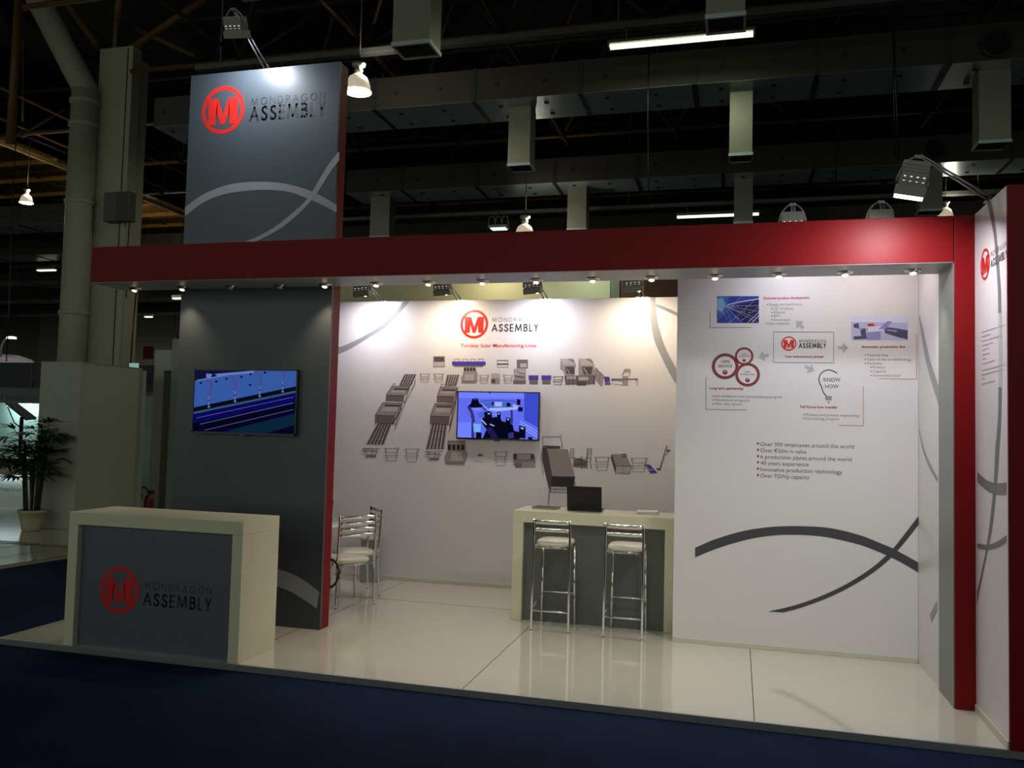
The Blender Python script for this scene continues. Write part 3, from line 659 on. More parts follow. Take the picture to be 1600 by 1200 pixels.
def paint1(m, pl, bx):
    P, L = painter(m, pl, bx, lambda x, y: (290+x/8.42, 560+y/8.42))
    P([(60,100),(1500,100),(1500,1050),(60,1050)], 0, 0)
    P([(60,100),(900,120),(860,165),(700,205),(420,245),(60,300)], 1, .0004); P([(380,205),(900,160),(900,190),(420,235)], 4, .0007); P([(270,200),(350,205),(330,260),(270,250)], 4, .0008)
    P([(60,655),(1500,358),(1500,415),(60,715)], 2, .0004); P([(60,715),(1500,412),(1500,445),(60,742)], 3, .0004)
    P([(60,740),(1500,440),(1500,1050),(60,1050)], 5, .0004); P([(60,860),(1500,570),(1500,700),(560,945),(60,1050)], 6, .0007)
    P([(560,948),(1500,715),(1500,870),(1100,980),(620,970)], 7, .0009); P([(1100,975),(1500,860),(1500,1050),(900,1050)], 6, .001)
    L([(140,785),(1420,508)], 5, 8, .0012); L([(190,865),(1420,585)], 6, 8, .0012); L([(250,945),(1420,672)], 5, 8, .0012)
    for pts in ([(255,300),(310,298),(340,340),(322,430),(308,495)],[(590,238),(640,268),(660,340),(654,425)],[(910,182),(965,205),(990,262),(978,352)],[(1292,165),(1285,295)]):
        s = [tuple(p) for p in smooth(pts, 4)]; L(s, 9, 9, .0014)
    for x, y in ((303,500),(648,430),(972,360),(1275,300)):
        L([(x,y),(x+3,y+145)], 15, 8, .0015); L([(x-14,y+55),(x+18,y+55)], 12, 2, .0017); L([(x-12,y+138),(x+18,y+138)], 18, 4, .0018)
    for x, y in ((200,325),(405,305),(538,268),(735,245),(855,210),(850,350),(1045,188)): P([(x-14,y-14),(x+14,y-14),(x+14,y+12),(x-14,y+12)], 2, .0015)
    L([(150,290),(560,215),(860,180)], 14, 4, .001)
    return [emat('scr_blue', (52,86,158)), emat('scr_navy', (14,18,48)), emat('scr_black', (6,12,22)), emat('scr_slate', (52,80,108)), emat('scr_pale', (96,120,190)), emat('scr_deep', (9,8,84)), emat('scr_ink', (4,4,28)), emat('scr_teal', (8,34,54)), emat('scr_line', (104,104,160)), emat('scr_red', (110,24,66))]
def paint2(m, pl, bx):
    P, L = painter(m, pl, bx, lambda x, y: (700+x/10.67, 600+y/10.67))
    P([(100,80),(1600,80),(1600,1000),(100,1000)], 0, 0)
    P([(1270,80),(1600,80),(1600,780),(1270,600)], 1, .0003); P([(100,80),(1270,80),(1270,240),(100,235)], 2, .0003); P([(100,640),(400,640),(400,1000),(100,1000)], 2, .0003)
    R = [(1190-640*0+0,0)]
    ring = [(540,290),(700,275),(850,272),(1000,280),(1150,300),(1200,330)]
    L([tuple(p) for p in smooth(ring, 4)], 12, 3, .0009)
    P([(560,310),(760,290),(1000,300),(1160,340),(1120,400),(850,420),(640,410)], 4, .0006); P([(780,300),(900,300),(900,375),(780,375)], 5, .0008); P([(690,400),(1160,385),(1150,425),(820,455),(690,440)], 5, .001)
    L([(1080,350),(1250,430)], 40, 5, .0011); L([(560,330),(700,450)], 12, 5, .0012); L([(540,345),(640,455)], 14, 6, .0011)
    P([(400,250),(500,240),(520,320),(590,360),(540,400),(320,390),(350,350),(380,330)], 6, .0012); P([(420,235),(490,235),(495,265),(425,268)], 3, .0015)
    L([(340,380),(400,480),(430,640)], 50, 7, .0012); P([(400,400),(540,390),(560,440),(440,450)], 2, .0014); P([(490,480),(600,470),(610,560),(520,560)], 4, .0014)
    P([(600,470),(700,450),(740,560),(860,540),(900,620),(1000,640),(1080,680),(1100,780),(1180,800),(1200,950),(560,950),(640,760),(560,640)], 6, .0013)
    for x, y, w, h in ((640,460,90,160),(820,460,60,160),(965,555,80,160),(1185,690,110,220),(1150,250,60,100),(980,310,60,70),(1170,380,80,80),(730,295,28,60),(470,800,90,110),(1340,880,70,60)):
        P([(x,y),(x+w,y+h*.12),(x+w*.95,y+h),(x-w*.05,y+h*.95)], 6, .0016)
        if h > 130: P([(x+w*.25,y+h*.12),(x+w*.7,y+h*.2),(x+w*.65,y+h*.32),(x+w*.25,y+h*.25)], 5, .0019)
    P([(740,460),(820,460),(820,540),(760,540)], 2, .0018); P([(420,660),(550,670),(540,800),(430,800)], 8, .0014); P([(390,620),(420,640),(440,900),(390,900)], 7, .0013)
    L([(1060,430),(1065,660)], 34, 7, .0012)
    for k in range(3): L([(1200,620+k*45),(1500,800+k*45)], 10, 5, .0013)
    for k in range(4): L([(620+k*30,720),(740+k*30,900)], 8, 7, .002)
    L([(560,600),(640,680)], 20, 5, .002); L([(700,670),(770,700)], 18, 5, .002); P([(1000,820),(1090,800),(1100,900),(1010,910)], 7, .0018); L([(300,470),(390,560)], 6, 7, .0012)
    P([(680,130),(715,130),(705,160),(688,160)], 6, .0015)
    return [emat('s2_blue', (96,108,238)), emat('s2_right', (58,76,204)), emat('s2_pale', (112,128,250)), emat('s2_mid', (44,52,150)), emat('s2_ring', (70,100,200)), emat('s2_light', (160,180,250)), emat('s2_black', (8,6,26)), emat('s2_dusk', (50,46,120)), emat('s2_cyan', (120,170,250))]
tv('larger television on the dark tower wall showing blue machinery', ((303.5,576.5),(461.5,681.5)), YW, paint1)
tv('television on the white back wall showing violet assembly machine', ((715,611),(841.5,689.5)), YC, paint2)
# ------------------------------------------------------------------ counters
def counter(label, x0, x1, y0, y1, z1, t, top, rec, panel, side=True):
    r = thing('stand_counter', label, 'counter', ((x0+x1)/2, (y0+y1)/2, 0))
    for xa_ in (x0, x1-t):
        b = MB(); b.box((xa_,y0,.001),(xa_+t,y1,z1-top)); part('side_post', b, cream, r, .002)
    b = MB(); b.box((x0,y0,z1-top+.0005),(x1,y1,z1)); part('worktop', b, cream, r, .002)
    b = MB(); b.box((x0+t,y0+rec,0.0),(x1-t,y0+rec+.02,z1-top)); part('front_panel', b, panel, r)
    return r
rc = counter('cream reception counter with grey logo front at the platform corner', .637, 2.242, .005, .536, 1.074, .09, .10, .05, greyb)
logo(Pl('y', .055), rc, (186,922,37), (226.5,330,920,10), (224.5,328.5,944.5,17.5))
counter('cream and grey bar counter against the storage wall, holding the laptop', 3.805, XS-.002, 2.198, 2.722, 1.05, .10, .11, .05, greyc)
# ------------------------------------------------------------------ things on the bar counter
lt = thing('laptop', 'open black laptop seen from behind on the bar counter', 'laptop', (4.46,2.50,1.05), None)
b = MB(); T = Matrix.Translation((4.455,2.52,1.0505)) @ Matrix.Rotation(math.radians(3), 4, 'Z')
b.box((-.17,-.09,0),(.17,.14,.018), 0, T); part('keyboard_base', b, black, lt, .003)
TL = T @ Matrix.Translation((0,-.09,.018)) @ Matrix.Rotation(math.radians(14), 4, 'X')
b = MB(); b.box((-.17,-.004,0),(.17,.004,.235), 0, TL); lid = part('lid', b, black, lt, .003)
b = MB(); b.box((-.155,.0042,.02),(.155,.005,.222), 0, TL); part('screen', b, emat('laptop_screen', (120,130,150)), lid)
b = MB(); b.tube([T@Vector((-.12,-.09,.018)), T@Vector((.12,-.09,.018))], .006, 8); part('hinge', b, black, lt)
nb = thing('notebook', 'brown closed notebook on the left end of the bar counter', 'notebook', (4.06,2.50,1.05))
T = Matrix.Translation((4.06,2.52,1.0502)) @ Matrix.Rotation(math.radians(-8), 4, 'Z')
b = MB(); b.box((-.12,-.085,0),(.12,.085,.003), 0, T); b.box((-.12,-.085,.016),(.12,.085,.019), 0, T); b.box((-.12,-.085,0),(-.116,.085,.019),0,T); part('cover', b, mat('brown_leather', (74,62,50), .5), nb)
b = MB(); b.box((-.115,-.082,.003),(.116,.082,.016), 0, T); part('pages', b, mat('page_edge', (190,184,160), .8), nb)
b = MB()
T = Matrix.Translation((5.06,2.545,1.0502)) @ Matrix.Rotation(math.radians(4), 4, 'Z')
for k in range(7):
    T2 = T @ Matrix.Rotation(math.radians(k*1.2-2), 4, 'Z'); b.box((-.10,-.10,.0032*k),(.10,.10,.0032*k+.003), 0, T2)
b.prism([T@Vector(p) for p in ((-.1,-.1,.0222),(.1,-.1,.025),(.1,.1,.024),(-.1,.1,.0222))], (0,0,.001))
tag(link('paper_stack', b, mat('paper_white', (226,224,214), .7)), 'small stack of white leaflets on the right end of the bar counter', 'papers')
# ------------------------------------------------------------------ stools and chairs
def slat(b, x0, x1, y, z, h, bow=-.025, n=10, th=.006):
    vs = []
    for i in range(n+1):
        t = i/n; x = x0+(x1-x0)*t; yy = y+bow*4*t*(1-t)
        vs += [(x,yy-th,z-h/2),(x,yy-th,z+h/2),(x,yy+th,z+h/2),(x,yy+th,z-h/2)]
    fs = []
    for i in range(n):
        for k in range(4): fs.append((i*4+k, (i+1)*4+k, (i+1)*4+(k+1)%4, i*4+(k+1)%4))
    fs += [(0,1,2,3),(n*4+3,n*4+2,n*4+1,n*4)]
    b.add(vs, fs, 0, True)
def cushion(b, w, dpt, z, th, yoff=0):
    N = 12; top = []; vs = []
    def se(a, p=4.0): c, s = math.cos(a), math.sin(a); return (abs(c)**(2/p)*(1 if c >= 0 else -1), abs(s)**(2/p)*(1 if s >= 0 else -1))
    prof = [(.90,0),(.985,th*.18),(1.0,th*.45),(.985,th*.7),(.93,th*.88),(.75,th*.98),(.4,th*1.06),(.0,th*1.08)]
    n = 40
    for k, z_ in prof:
        for i in range(n):
            c, s = se(2*math.pi*i/n); vs.append((c*w/2*k, yoff+s*dpt/2*k, z+z_))
    fs = [(j*n+i, j*n+(i+1)%n, (j+1)*n+(i+1)%n, (j+1)*n+i) for j in range(len(prof)-1) for i in range(n)]+[tuple(range(n))[::-1]]
    b.add(vs, fs, 0, True)
def seat_thing(name, cat, w, dpt, seat_z, top_z, slats, foot, splay, group):
    """built at the origin: backrest at y=-dpt/2 side, seat faces +y"""
    r = thing(name, '', cat, (0,0,0), group); y0, y1 = -dpt/2, dpt/2; R = .0115
    lean = -.03 if top_z < .96 else -.01
    for s in (-1, 1):
        b = MB(); x = s*w/2
        P = smooth([Vector((x+s*splay*.4, y0-splay, .0)), Vector((x, y0, seat_z*.8)), Vector((x, y0, seat_z)), Vector((x, y0+lean, top_z))], 5)
        b.tube(P, R, 10); b.lathe([(R+.003,0),(R+.003,.014)], 10, (x+s*splay*.4, y0-splay, 0), capb=True, capt=True); part('rear_leg', b, chrome, r)
        b = MB(); b.tube([(x*.94+s*splay*.3, y1+splay*.6, .0), (x*.88, y1-.02, seat_z-.01)], R, 10); b.lathe([(R+.003,0),(R+.003,.014)], 10, (x*.94+s*splay*.3, y1+splay*.6, 0), capb=True, capt=True); part('front_leg', b, chrome, r)
    b = MB()
    for z, h in slats: slat(b, -w/2, w/2, y0+lean*(z-seat_z)/(top_z-seat_z), z, h)
    part('back_slats', b, chrome, r)
    b = MB(); b.tube([(-w/2,y0,seat_z-.012),(w/2,y0,seat_z-.012),(w/2*.9,y1-.02,seat_z-.012),(-w/2*.9,y1-.02,seat_z-.012),(-w/2,y0,seat_z-.012)], .009, 8); part('seat_frame', b, chrome, r)
    b = MB(); cushion(b, w*1.0-.01, dpt+.02, seat_z-.004, .055, .012); part('seat_cushion', b, seatm, r)
    if foot:
        b = MB(); b.tube([(-w/2,y0-splay*.6,foot[0]),(w/2,y0-splay*.6,foot[0])], .009, 8); b.tube([(-w/2*.93,y1,foot[1]),(w/2*.93,y1,foot[1])], .009, 8)
        for s in (-1, 1): b.tube([(s*w/2,y0,foot[0]+.02),(s*w/2*.93,y1,foot[1]-.02)], .007, 8)
        part('footrest', b, chrome, r)
    return r
st = seat_thing('bar_stool', 'bar stool', .338, .355, .775, 1.02, [(.995,.038),(.925,.032)], (.19,.30), .008, 'chrome bar stools at the bar counter')
st.location = (4.268, 2.012, 0); st['label'] = 'chrome bar stool with cream seat at the bar, left of the pair'
st2 = copy_tree(st); st2.location = (4.935, 1.992, 0); st2['label'] = 'chrome bar stool with cream seat at the bar, right one nearest the storage wall'
st2.rotation_euler.z = math.radians(-1)
ch = seat_thing('dining_chair', 'chair', .40, .40, .44, .93, [(.905,.034),(.845,.034),(.785,.034),(.725,.034)], None, .025, 'chrome chairs around the meeting table')
def place(o, bl, br):
    """rear feet at bl (left, seen from behind) and br"""
    bl = Vector(bl); br = Vector(br); d = (br-bl).normalized(); n = Vector((-d.y, d.x)); m = (bl+br)/2+n*.225
    o.location = (m.x, m.y, 0); o.rotation_euler.z = math.atan2(d.y, d.x)
place(ch, (2.064,1.973), (2.336,2.306)); ch['label'] = 'chrome slat-back chair with cream seat nearest the tower wall, back turned to us'
c2 = copy_tree(ch); place(c2, (2.212,2.707), (1.916,3.043)); c2['label'] = 'chrome slat-back chair near the back wall, partly hidden by the nearer chair'
c3 = copy_tree(ch); place(c3, (0.95,3.42), (0.72,3.02)); c3['label'] = 'chrome chair mostly hidden behind the red edge of the tower wall'
c3.location = (1.03,3.26,0); c3.rotation_euler.z = math.radians(178)
tb = thing('meeting_table', 'round pale glass meeting table partly hidden behind the tower wall', 'table', (1.40,2.66,0))
b = MB(); b.lathe([(0,.742),(.44,.742),(.447,.746),(.447,.752),(.44,.756),(0,.756)], 48, (1.40,2.66,0)); part('tabletop', b, mat('pale_glass', (196,224,218), .1, coat=.4), tb)
b = MB(); b.lathe([(.22,0),(.22,.012),(.05,.03),(.03,.06),(.03,.70),(.10,.742)], 28, (1.40,2.66,0), capb=True); part('pedestal', b, chrome, tb)
bn = thing('waste_bin', 'pale grey waste bin on the floor by the back wall behind the chairs', 'bin', (1.75,3.48,0))
b = MB(); b.prism([(1.64,3.42,0),(1.83,3.42,0),(1.83,3.62,0),(1.64,3.62,0)], (0,0,.48)); part('body', b, mat('bin_grey', (150,160,152), .5), bn, .01)
b = MB(); b.prism([(1.635,3.415,.481),(1.835,3.415,.481),(1.835,3.625,.481),(1.635,3.625,.481)], (0,0,.03)); part('rim', b, mat('bin_rim', (170,178,170), .5), bn, .008)
# black cable loop hanging by the tower wall edge
b = MB(); c0 = Vector((2.16,1.62,.42)); P = [c0+Vector((.10*math.cos(a), .02*math.sin(a), .13*math.sin(a))) for a in [2*math.pi*k/24 for k in range(24)]]+[c0+Vector((.10,0,0))]
b.tube(P, .012, 8); P2 = [c0+Vector((0,0,-.13)), c0+Vector((-.03,.02,-.28)), Vector((2.10,1.66,.012)), Vector((2.14,1.60,.012)), Vector((2.05,1.52,.012))]
b.tube([tuple(p) for p in smooth(P2, 5)], .011, 8)
tag(link('cable_loop', b, black), 'black cable loop behind the red edge of the tower wall', 'cable')

#SECTION2
# ================================================================== the hall around the stand
galv = mat('galvanised_duct', (196,216,214), .33, metal=.45, var=.25, scale=1.2)  # pale on the duct undersides to imitate light from below
galvd = mat('duct_joint', (52,58,58), .6, var=.1)
ochre = mat('ochre_paint', (96,68,18), .6, var=.2)
brown = mat('brown_steel', (44,32,20), .7, var=.2)
paint = mat('column_paint', (162,160,138), .65, var=.08, scale=1.5)
darkm = mat('dark_steel', (46,44,40), .7)
# air ducts, one after another away from us
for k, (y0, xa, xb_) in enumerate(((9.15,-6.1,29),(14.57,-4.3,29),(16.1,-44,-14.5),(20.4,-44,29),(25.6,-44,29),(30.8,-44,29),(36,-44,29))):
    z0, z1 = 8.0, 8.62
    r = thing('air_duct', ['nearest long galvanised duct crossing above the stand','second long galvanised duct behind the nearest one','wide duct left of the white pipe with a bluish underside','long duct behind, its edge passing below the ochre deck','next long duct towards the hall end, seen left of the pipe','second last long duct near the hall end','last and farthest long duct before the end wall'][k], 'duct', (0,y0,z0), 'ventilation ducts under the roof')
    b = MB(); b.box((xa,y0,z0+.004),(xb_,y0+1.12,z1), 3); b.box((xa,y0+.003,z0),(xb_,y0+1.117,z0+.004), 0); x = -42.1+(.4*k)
    while x < 28:
        if xa < x < xb_-.2: b.box((x,y0-.012,z0-.012),(x+.09,y0+1.13,z1+.01), 1)
        if k < 3:
            for dx in (.5,1.4):
                if xa < x+dx < xb_-.2: b.cbox((x+dx,y0-.01,z0+.30),(.07,.02,.07), 2); b.cbox((x+dx,y0+.3,z0-.01),(.08,.07,.02), 2); b.cbox((x+dx,y0+.85,z0-.01),(.08,.07,.02), 2)
        x += 2.05
    part('duct_body', b, [galv, galvd, darkm, mat('duct_shaded_faces', (74,68,58), .75, var=.15, scale=1)], r)  # dark front, pale underside: light from below put into the colours
# holes in the duct fronts at right
for (px, py, rr, y, lab) in ((1556,70,.2,9.13,'round dark inlet opening in the nearest duct, top right'),(1460,234,.2,14.55,'round dark inlet opening in the second duct, above the floodlight')):
    c = oy(px, py, y); r = thing('round_inlet', lab, 'duct opening', c, 'round duct openings')
    T = Matrix.Rotation(math.radians(90), 4, 'X')
    b = MB(); b.lathe([(rr*.97,.0),(rr*1.1,.0),(rr*1.1,.06),(rr*.97,.06)], 28, c, T=T); part('collar', b, galvd, r)
    b = MB(); b.lathe([(0,.03),(rr*.97,.03)], 28, c, T=T); b.lathe([(.0,.04),(rr*.45,.05)], 20, c+Vector((.05,0,-.05)), T=T); part('dark_mouth', b, mat('dark_mouth', (16,14,16), .8), r)
# vertical outlet drops below ducts
def drop(x0, x1, y, zb, zt, label):
    r = thing('duct_outlet', label, 'duct outlet', ((x0+x1)/2, y, zt), 'square duct outlets hanging from the ducts')
    w = x1-x0
    b = MB(); b.box((x0,y,zb+.05),(x1,y+.42,zt)); part('outlet_box', b, mat('outlet_metal', (150,148,132), .42, metal=.5, var=.2, scale=3), r, .006)
    b = MB()
    for a, c in (((x0-.01,y-.01,zb),(x1+.01,y+.02,zb+.055)),((x0-.01,y+.40,zb),(x1+.01,y+.43,zb+.055)),((x0-.01,y+.02,zb),(x0+.02,y+.40,zb+.055)),((x1-.02,y+.02,zb),(x1+.01,y+.40,zb+.055))): b.box(a, c)
    of = part('outlet_frame', b, galv, r)
    b = MB(); b.box((x0+.02,y+.02,zb+.03),(x1-.02,y+.40,zb+.04))
    for k in range(7): b.box((x0+.03,y+.05+.05*k,zb+.008),(x1-.03,y+.06+.05*k,zb+.03))
    part('grille', b, darkm, of)
drop(1.60,2.03,9.5,6.83,8.0,'square outlet on the nearest duct above the back wall logo')
drop(5.70,6.10,9.5,6.78,8.0,'greenish lit square outlet on the nearest duct, just below the fluorescent lamp')
drop(9.72,10.20,9.5,6.75,8.0,'warm lit square outlet on the nearest duct near the right edge')
drop(-3.78,-3.22,15,6.87,8.0,'square outlet on the second duct beside the red tower edge')
drop(1.66,2.15,15,6.87,8.0,'square outlet on the second duct right of the bell lamp')
drop(5.76,6.20,15,6.89,8.0,'square outlet on the second duct crossing the far fluorescent lamp')
drop(9.87,10.35,15,7.02,8.0,'square outlet on the second duct behind the bright floodlight')
# duct over the stand, just outside the top of the frame, carries two outlets
r = thing('air_duct', 'duct end high above the tower, cut by the top of the photo', 'duct', (0,3.7,8.0), 'ventilation ducts under the roof')
b = MB(); b.box((-1.2,3.75,8.0),(29,4.87,8.62)); part('duct_body', b, galv, r, .01)
drop(1.48,2.0,4.2,6.78,8.0,'square outlet hanging at the top centre-left of the photo')
drop(5.48,5.93,4.2,6.73,8.0,'square outlet hanging over the near fluorescent lamp')
drop(8.3,9.25,4.2,7.15,8.0,'pale square outlet at the top edge right of the hanging cables')
# roof trusses
NODE = [-28+2.7*i for i in range(21)]
for j in range(12):
    y = 3.2+2.72*j; n = ['first','second','third','fourth','fifth','sixth','seventh','eighth','ninth','tenth','eleventh','twelfth'][j]
    r = thing('roof_truss', f'{n} dark ochre lattice truss row of the roof, counted from the front', 'roof truss', (0,y,9.0), 'ochre roof trusses')
    xs = -6.3 if j < 3 else -28
    b = MB(); b.tube([(xs,y,9.0),(26,y,9.0)], .05, 6); part('bottom_chord', b, ochre, r)
    b = MB(); b.tube([(xs,y+1.3,10.7),(26,y+1.3,10.7)], .05, 6); part('top_chord', b, brown, r)
    b = MB()
    for i, x in enumerate(NODE[:-1]):
        if x < xs: continue
        for dx, dy in ((1.35,1.3),(-1.35,1.3),(1.35,-1.42)): b.tube([(x,y,9.0),(x+dx,y+dy,10.7)], .032, 5)
        b.tube([(x,y,9.0),(x,y+2.72,9.0)], .04, 5); b.lathe([(0,-.1),(.09,-.06),(.11,0),(.09,.06),(0,.1)], 8, (x,y,9.0))
    part('lattice_web', b, brown if j > 4 else mat('ochre_dim', (62,44,18), .7), r)
# roof deck with joists on the left, edge beam running away from us
e0 = oz(0,225,8.75); ex = e0.x
r = thing('edge_beam', 'pale thin beam running into the distance along the ochre roof deck', 'beam', (ex,10,8.75))
b = MB(); b.box((ex-.06,4,8.75),(ex+.03,30,8.87)); tag_ = part('beam_body', b, mat('edge_paint', (190,160,96), .6), r)
r = thing('roof_deck', 'ochre ribbed roof deck left of the columns', 'roof', (ex-6,15,8.9))
b = MB(); b.box((ex-16,5,9.02),(ex-.1,33,9.06)); part('deck_sheet', b, ochre, r)
b = MB()
for k in range(18): b.box((ex-16,6.0+1.45*k,8.90),(ex-.1,6.0+1.45*k+.07,9.02))
part('joists', b, mat('joist_ochre', (176,124,44), .6), r)
for i, (py, z) in enumerate(((137,9.6),(185,9.1))):
    p = oz(0, py, z); b = MB(); b.tube([(p.x,4,z),(p.x,34,z)], .03, 6)
    tag(link('catwalk_rail', b, mat('rail_brown', (150,110,70), .6)), ['upper','lower'][i]+' thin catwalk rail sloping down towards the white pipe', 'rail', 'catwalk rails')
p0 = oy(37,0,7.5); p1 = oy(16,225,7.5)
p0 = oy(32,-30,7.5); b = MB(); b.tube([p0,p1], .085, 8); tag(link('ochre_post', b, ochre), 'ochre upright post in the top left corner', 'post')
# columns
cl = thing('hall_column', 'grey square concrete column behind the white booth with ochre roof struts', 'column', (-6.95,9.5,0))
xL = oy(131,560,9).x; xR = oy(187,560,9).x
xR = oy(184,560,9).x; b = MB(); b.box((xL,9,FL),(xR,9.29,9.75)); part('shaft', b, paint, cl, .02)
b = MB(); b.box((xL+.1,9.30,FL),(xR-.06,9.60,9.6)); part('rear_shaft', b, mat('column_side', (168,164,140), .7, var=.08), cl, .02)
b = MB(); b.box((xR-.13,8.994,FL),(xR-.105,9.0,9.7)); part('joint_gap', b, darkm, cl)
for n_, (a, q) in enumerate((((152,70),(98,-5)),((181,72),(188,-5)),((206,76),(322,-2)),((211,44),(305,88)))):
    A = oy(a[0],a[1],9.4); B = oy(q[0],q[1],9.4 if n_ != 1 else 8.4)
    b = MB(); b.tube([A,B], .085 if n_ < 3 else .05, 8); part('roof_strut', b, ochre, cl)
c2_ = thing('hall_column', 'second grey column half hidden behind the first, at its right', 'column', (-10,14,0))
xa = oy(206,200,14).x; xb_ = oy(225,200,14).x
b = MB(); xb_ = oy(219,200,14).x; b.box((xa-.6,14,FL),(xb_,14.2,10.9)); part('shaft', b, mat('column_dim', (150,146,124), .7), c2_, .02)
pp = thing('drain_pipe', 'thick white painted round pipe beside the concrete column', 'pipe', (-7.75,8.9,0))
pc0 = (oy(93,560,8.8).x+oy(131,560,8.8).x)/2; pr = .27
b = MB(); b.tube([(pc0,8.8,FL),(pc0-.0,8.8,8.75)], pr, 24); 
top = Vector((pc0,8.8,8.7)); q = oy(56,-10,8.2)
b.tube([top, top+Vector((-.03,0,.12)), top.lerp(q,.12)+Vector((0,0,.05)), q], pr*.93, 20)
for z in (4.0,6.35,8.0,8.5): b.lathe([(pr+.0,-.05),(pr+.03,-.04),(pr+.03,.04),(pr,.05)], 24, (pc0,8.8,z))
part('pipe_run', b, paint, pp)
a = oy(172,304,8.95); c = oy(209,347,8.95)
jb = thing('junction_box', 'dark grey electrical box fixed to the concrete column', 'electrical box', ((a.x+c.x)/2, 8.9, c.z))
b = MB(); b.box((a.x,8.78,c.z),(c.x,8.995,a.z)); part('box_body', b, mat('box_grey', (84,84,76), .6), jb, .01); jbb = jb.children[0]
b = MB(); b.box(((a.x+c.x)/2,8.775,c.z+.03),(c.x-.02,8.779,a.z-.03)); part('box_door', b, mat('box_door', (66,66,60), .6), jbb)
b = MB(); b.tube([(c.x-.06,8.9,c.z),(c.x-.07,8.88,c.z-.8),(c.x-.05,8.9,c.z-1.6)], .012, 6); part('cable_tail', b, darkm, jb)
# hanging cables
for i, (pts, y, rad, lab) in enumerate((([(1397,-5),(1397,60),(1400,140),(1404,250)],8.6,.012,'black cable hanging from the top right down behind the bright floodlight'),([(1393,-5),(1395,60),(1397,150),(1398,245)],8.7,.010,'second black cable close beside the first at upper right'),([(1311,55),(1309,160),(1306,290)],14.3,.014,'thin dark cable hanging in front of the second duct'),([(20,300),(17,400),(14,480),(10,565)],9,.012,'thin cable hanging at the far left'),([(213,455),(208,510),(204,570)],9,.014,'thin black cable under the left end of the red beam'),([(272,490),(276,515),(279,535)],9,.012,'short cable above the white portal frame'),([(1012,180),(1013,240),(1014,330)],8.9,.012,'thin cable hanging above the centre of the beam'))):
    b = MB(); P = [oy(x, y_, y) for x, y_ in pts]; b.tube([Vector((P[0].x, y, 11.6))]+P if P[0].z > 5 or i in (0,1,2,6) else P, rad, 6); tag(link('hanging_cable', b, black), lab, 'cable', 'hanging cables')
# lighting trays and lamps
for y, z, xa, xb_, lab in ((7.86,8.52,-4.2,12,'long grey cable tray carrying the near hall lamps'),(16.6,7.80,-6,12,'long grey cable tray carrying the far hall lamps')):
    b = MB(); b.box((xa,y,z),(xb_,y+.16,z+.10))
    for x in (xa+.5, (xa+xb_)/2, xb_-.5): b.tube([(x,y+.08,z+.09),(x,y+.08,11.6)], .015, 6)
    tag(link('cable_tray', b, mat('tray_grey', (110,112,106), .45, metal=.4), None, .004), lab, 'cable tray', 'cable trays')
def tube_lamp(x0, x1, y, z, label):
    r = thing('fluorescent_lamp', label, 'fluorescent lamp', ((x0+x1)/2, y, z+.1), 'fluorescent hall lamps')
    b = MB(); b.box((x0,y-.05,z+.03),(x1,y+.13,z+.09)); b.tube([(x0+.3,y+.02,z+.08),(x0+.3,y+.02,z+.285)], .012, 6); b.tube([(x1-.3,y+.02,z+.08),(x1-.3,y+.02,z+.285)], .012, 6); b.prism([(x0,y-.05,z+.03),(x1,y-.05,z+.03),(x1,y-.13,z-.0),(x0,y-.13,z-.0)], (0,0,.004)); refl = part('reflector', b, mat('reflector', (120,118,108), .4), r)
    for dy in (-.02,.08):
        b = MB(); b.tube([(x0+.03,y+dy,z),(x1-.03,y+dy,z)], .022, 10); part('tube', b, emat('tube_glow', (240,255,205), 2.2), refl)
    b = MB(); b.box((x0,y-.05,z-.03),(x0+.03,y+.11,z+.03)); b.box((x1-.03,y-.05,z-.03),(x1,y+.11,z+.03)); part('end_cap', b, lampmetal, r)
    light('AREA', 'tube_light', ((x0+x1)/2, y, z-.03), ((x0+x1)/2, y, 0), POW['tube'], (.86,1,.72), r, size=x1-x0, size_y=.06)
tube_lamp(3.74,6.10,7.90,8.24,'near fluorescent lamp glowing yellow-green at the top')
tube_lamp(4.27,6.40,16.6,7.52,'far fluorescent lamp above the red beam, crossed by an outlet')
proto_b = None
def bay(x, y, z, s, label, on=True):
    global proto_b
    if proto_b is None:
        r = thing('high_bay_lamp', '', 'hanging lamp', (0,0,0), 'bell shaped high bay lamps')
        b = MB(); b.lathe([(.205,0),(.200,.02),(.18,.12),(.14,.22),(.07,.27),(.0,.275)], 32); b.lathe([(.212,-.004),(.216,.006),(.205,.012)], 32); 
        me = mat('bell_glass', (250,236,206), .35)
        nt = me.node_tree; bs = nt.nodes['Principled BSDF']; bs.inputs['Emission Color'].default_value = (1,.86,.62,1); bs.inputs['Emission Strength'].default_value = .38
        part('glass_bell', b, me, r)
        b = MB(); b.lathe([(0,.27),(.06,.28),(.07,.34),(.05,.38),(.10,.40),(.11,.44),(.0,.45)], 20); part('ballast', b, lampmetal, r)
        b = MB(); b.lathe([(0,.20),(.04,.18),(.05,.12),(.03,.06),(0,.05)], 16); part('bulb', b, emat('bay_bulb', (255,240,214), 2.5), r)
        proto_b = r
    else: r = copy_tree(proto_b)
    r.location = (x, y, z); r.scale = (s, s, s); r['label'] = label
    light('POINT', 'bay_light', (0,0,.02), (0,0,-1), POW['bay'], (1,.97,.84), None, radius=.03).parent = r
    light('POINT', 'bay_uplight', (0.13,0,.40), (0.13,0,-1), POW['bay']*.2, (1,.93,.78), None, radius=.01).parent = r
    b = MB(); b.tube([(.012,0,.43),(.012,0,(11.6-z)/s)], .012, 6); st_ = link('stem', b, darkm); st_.parent = r
    return r
bay(-.60,7.5,7.66,1.14,'glowing glass bell lamp right of the tower top')
bay(.81,14.0,6.50,1.2,'glowing bell lamp just above the red beam')
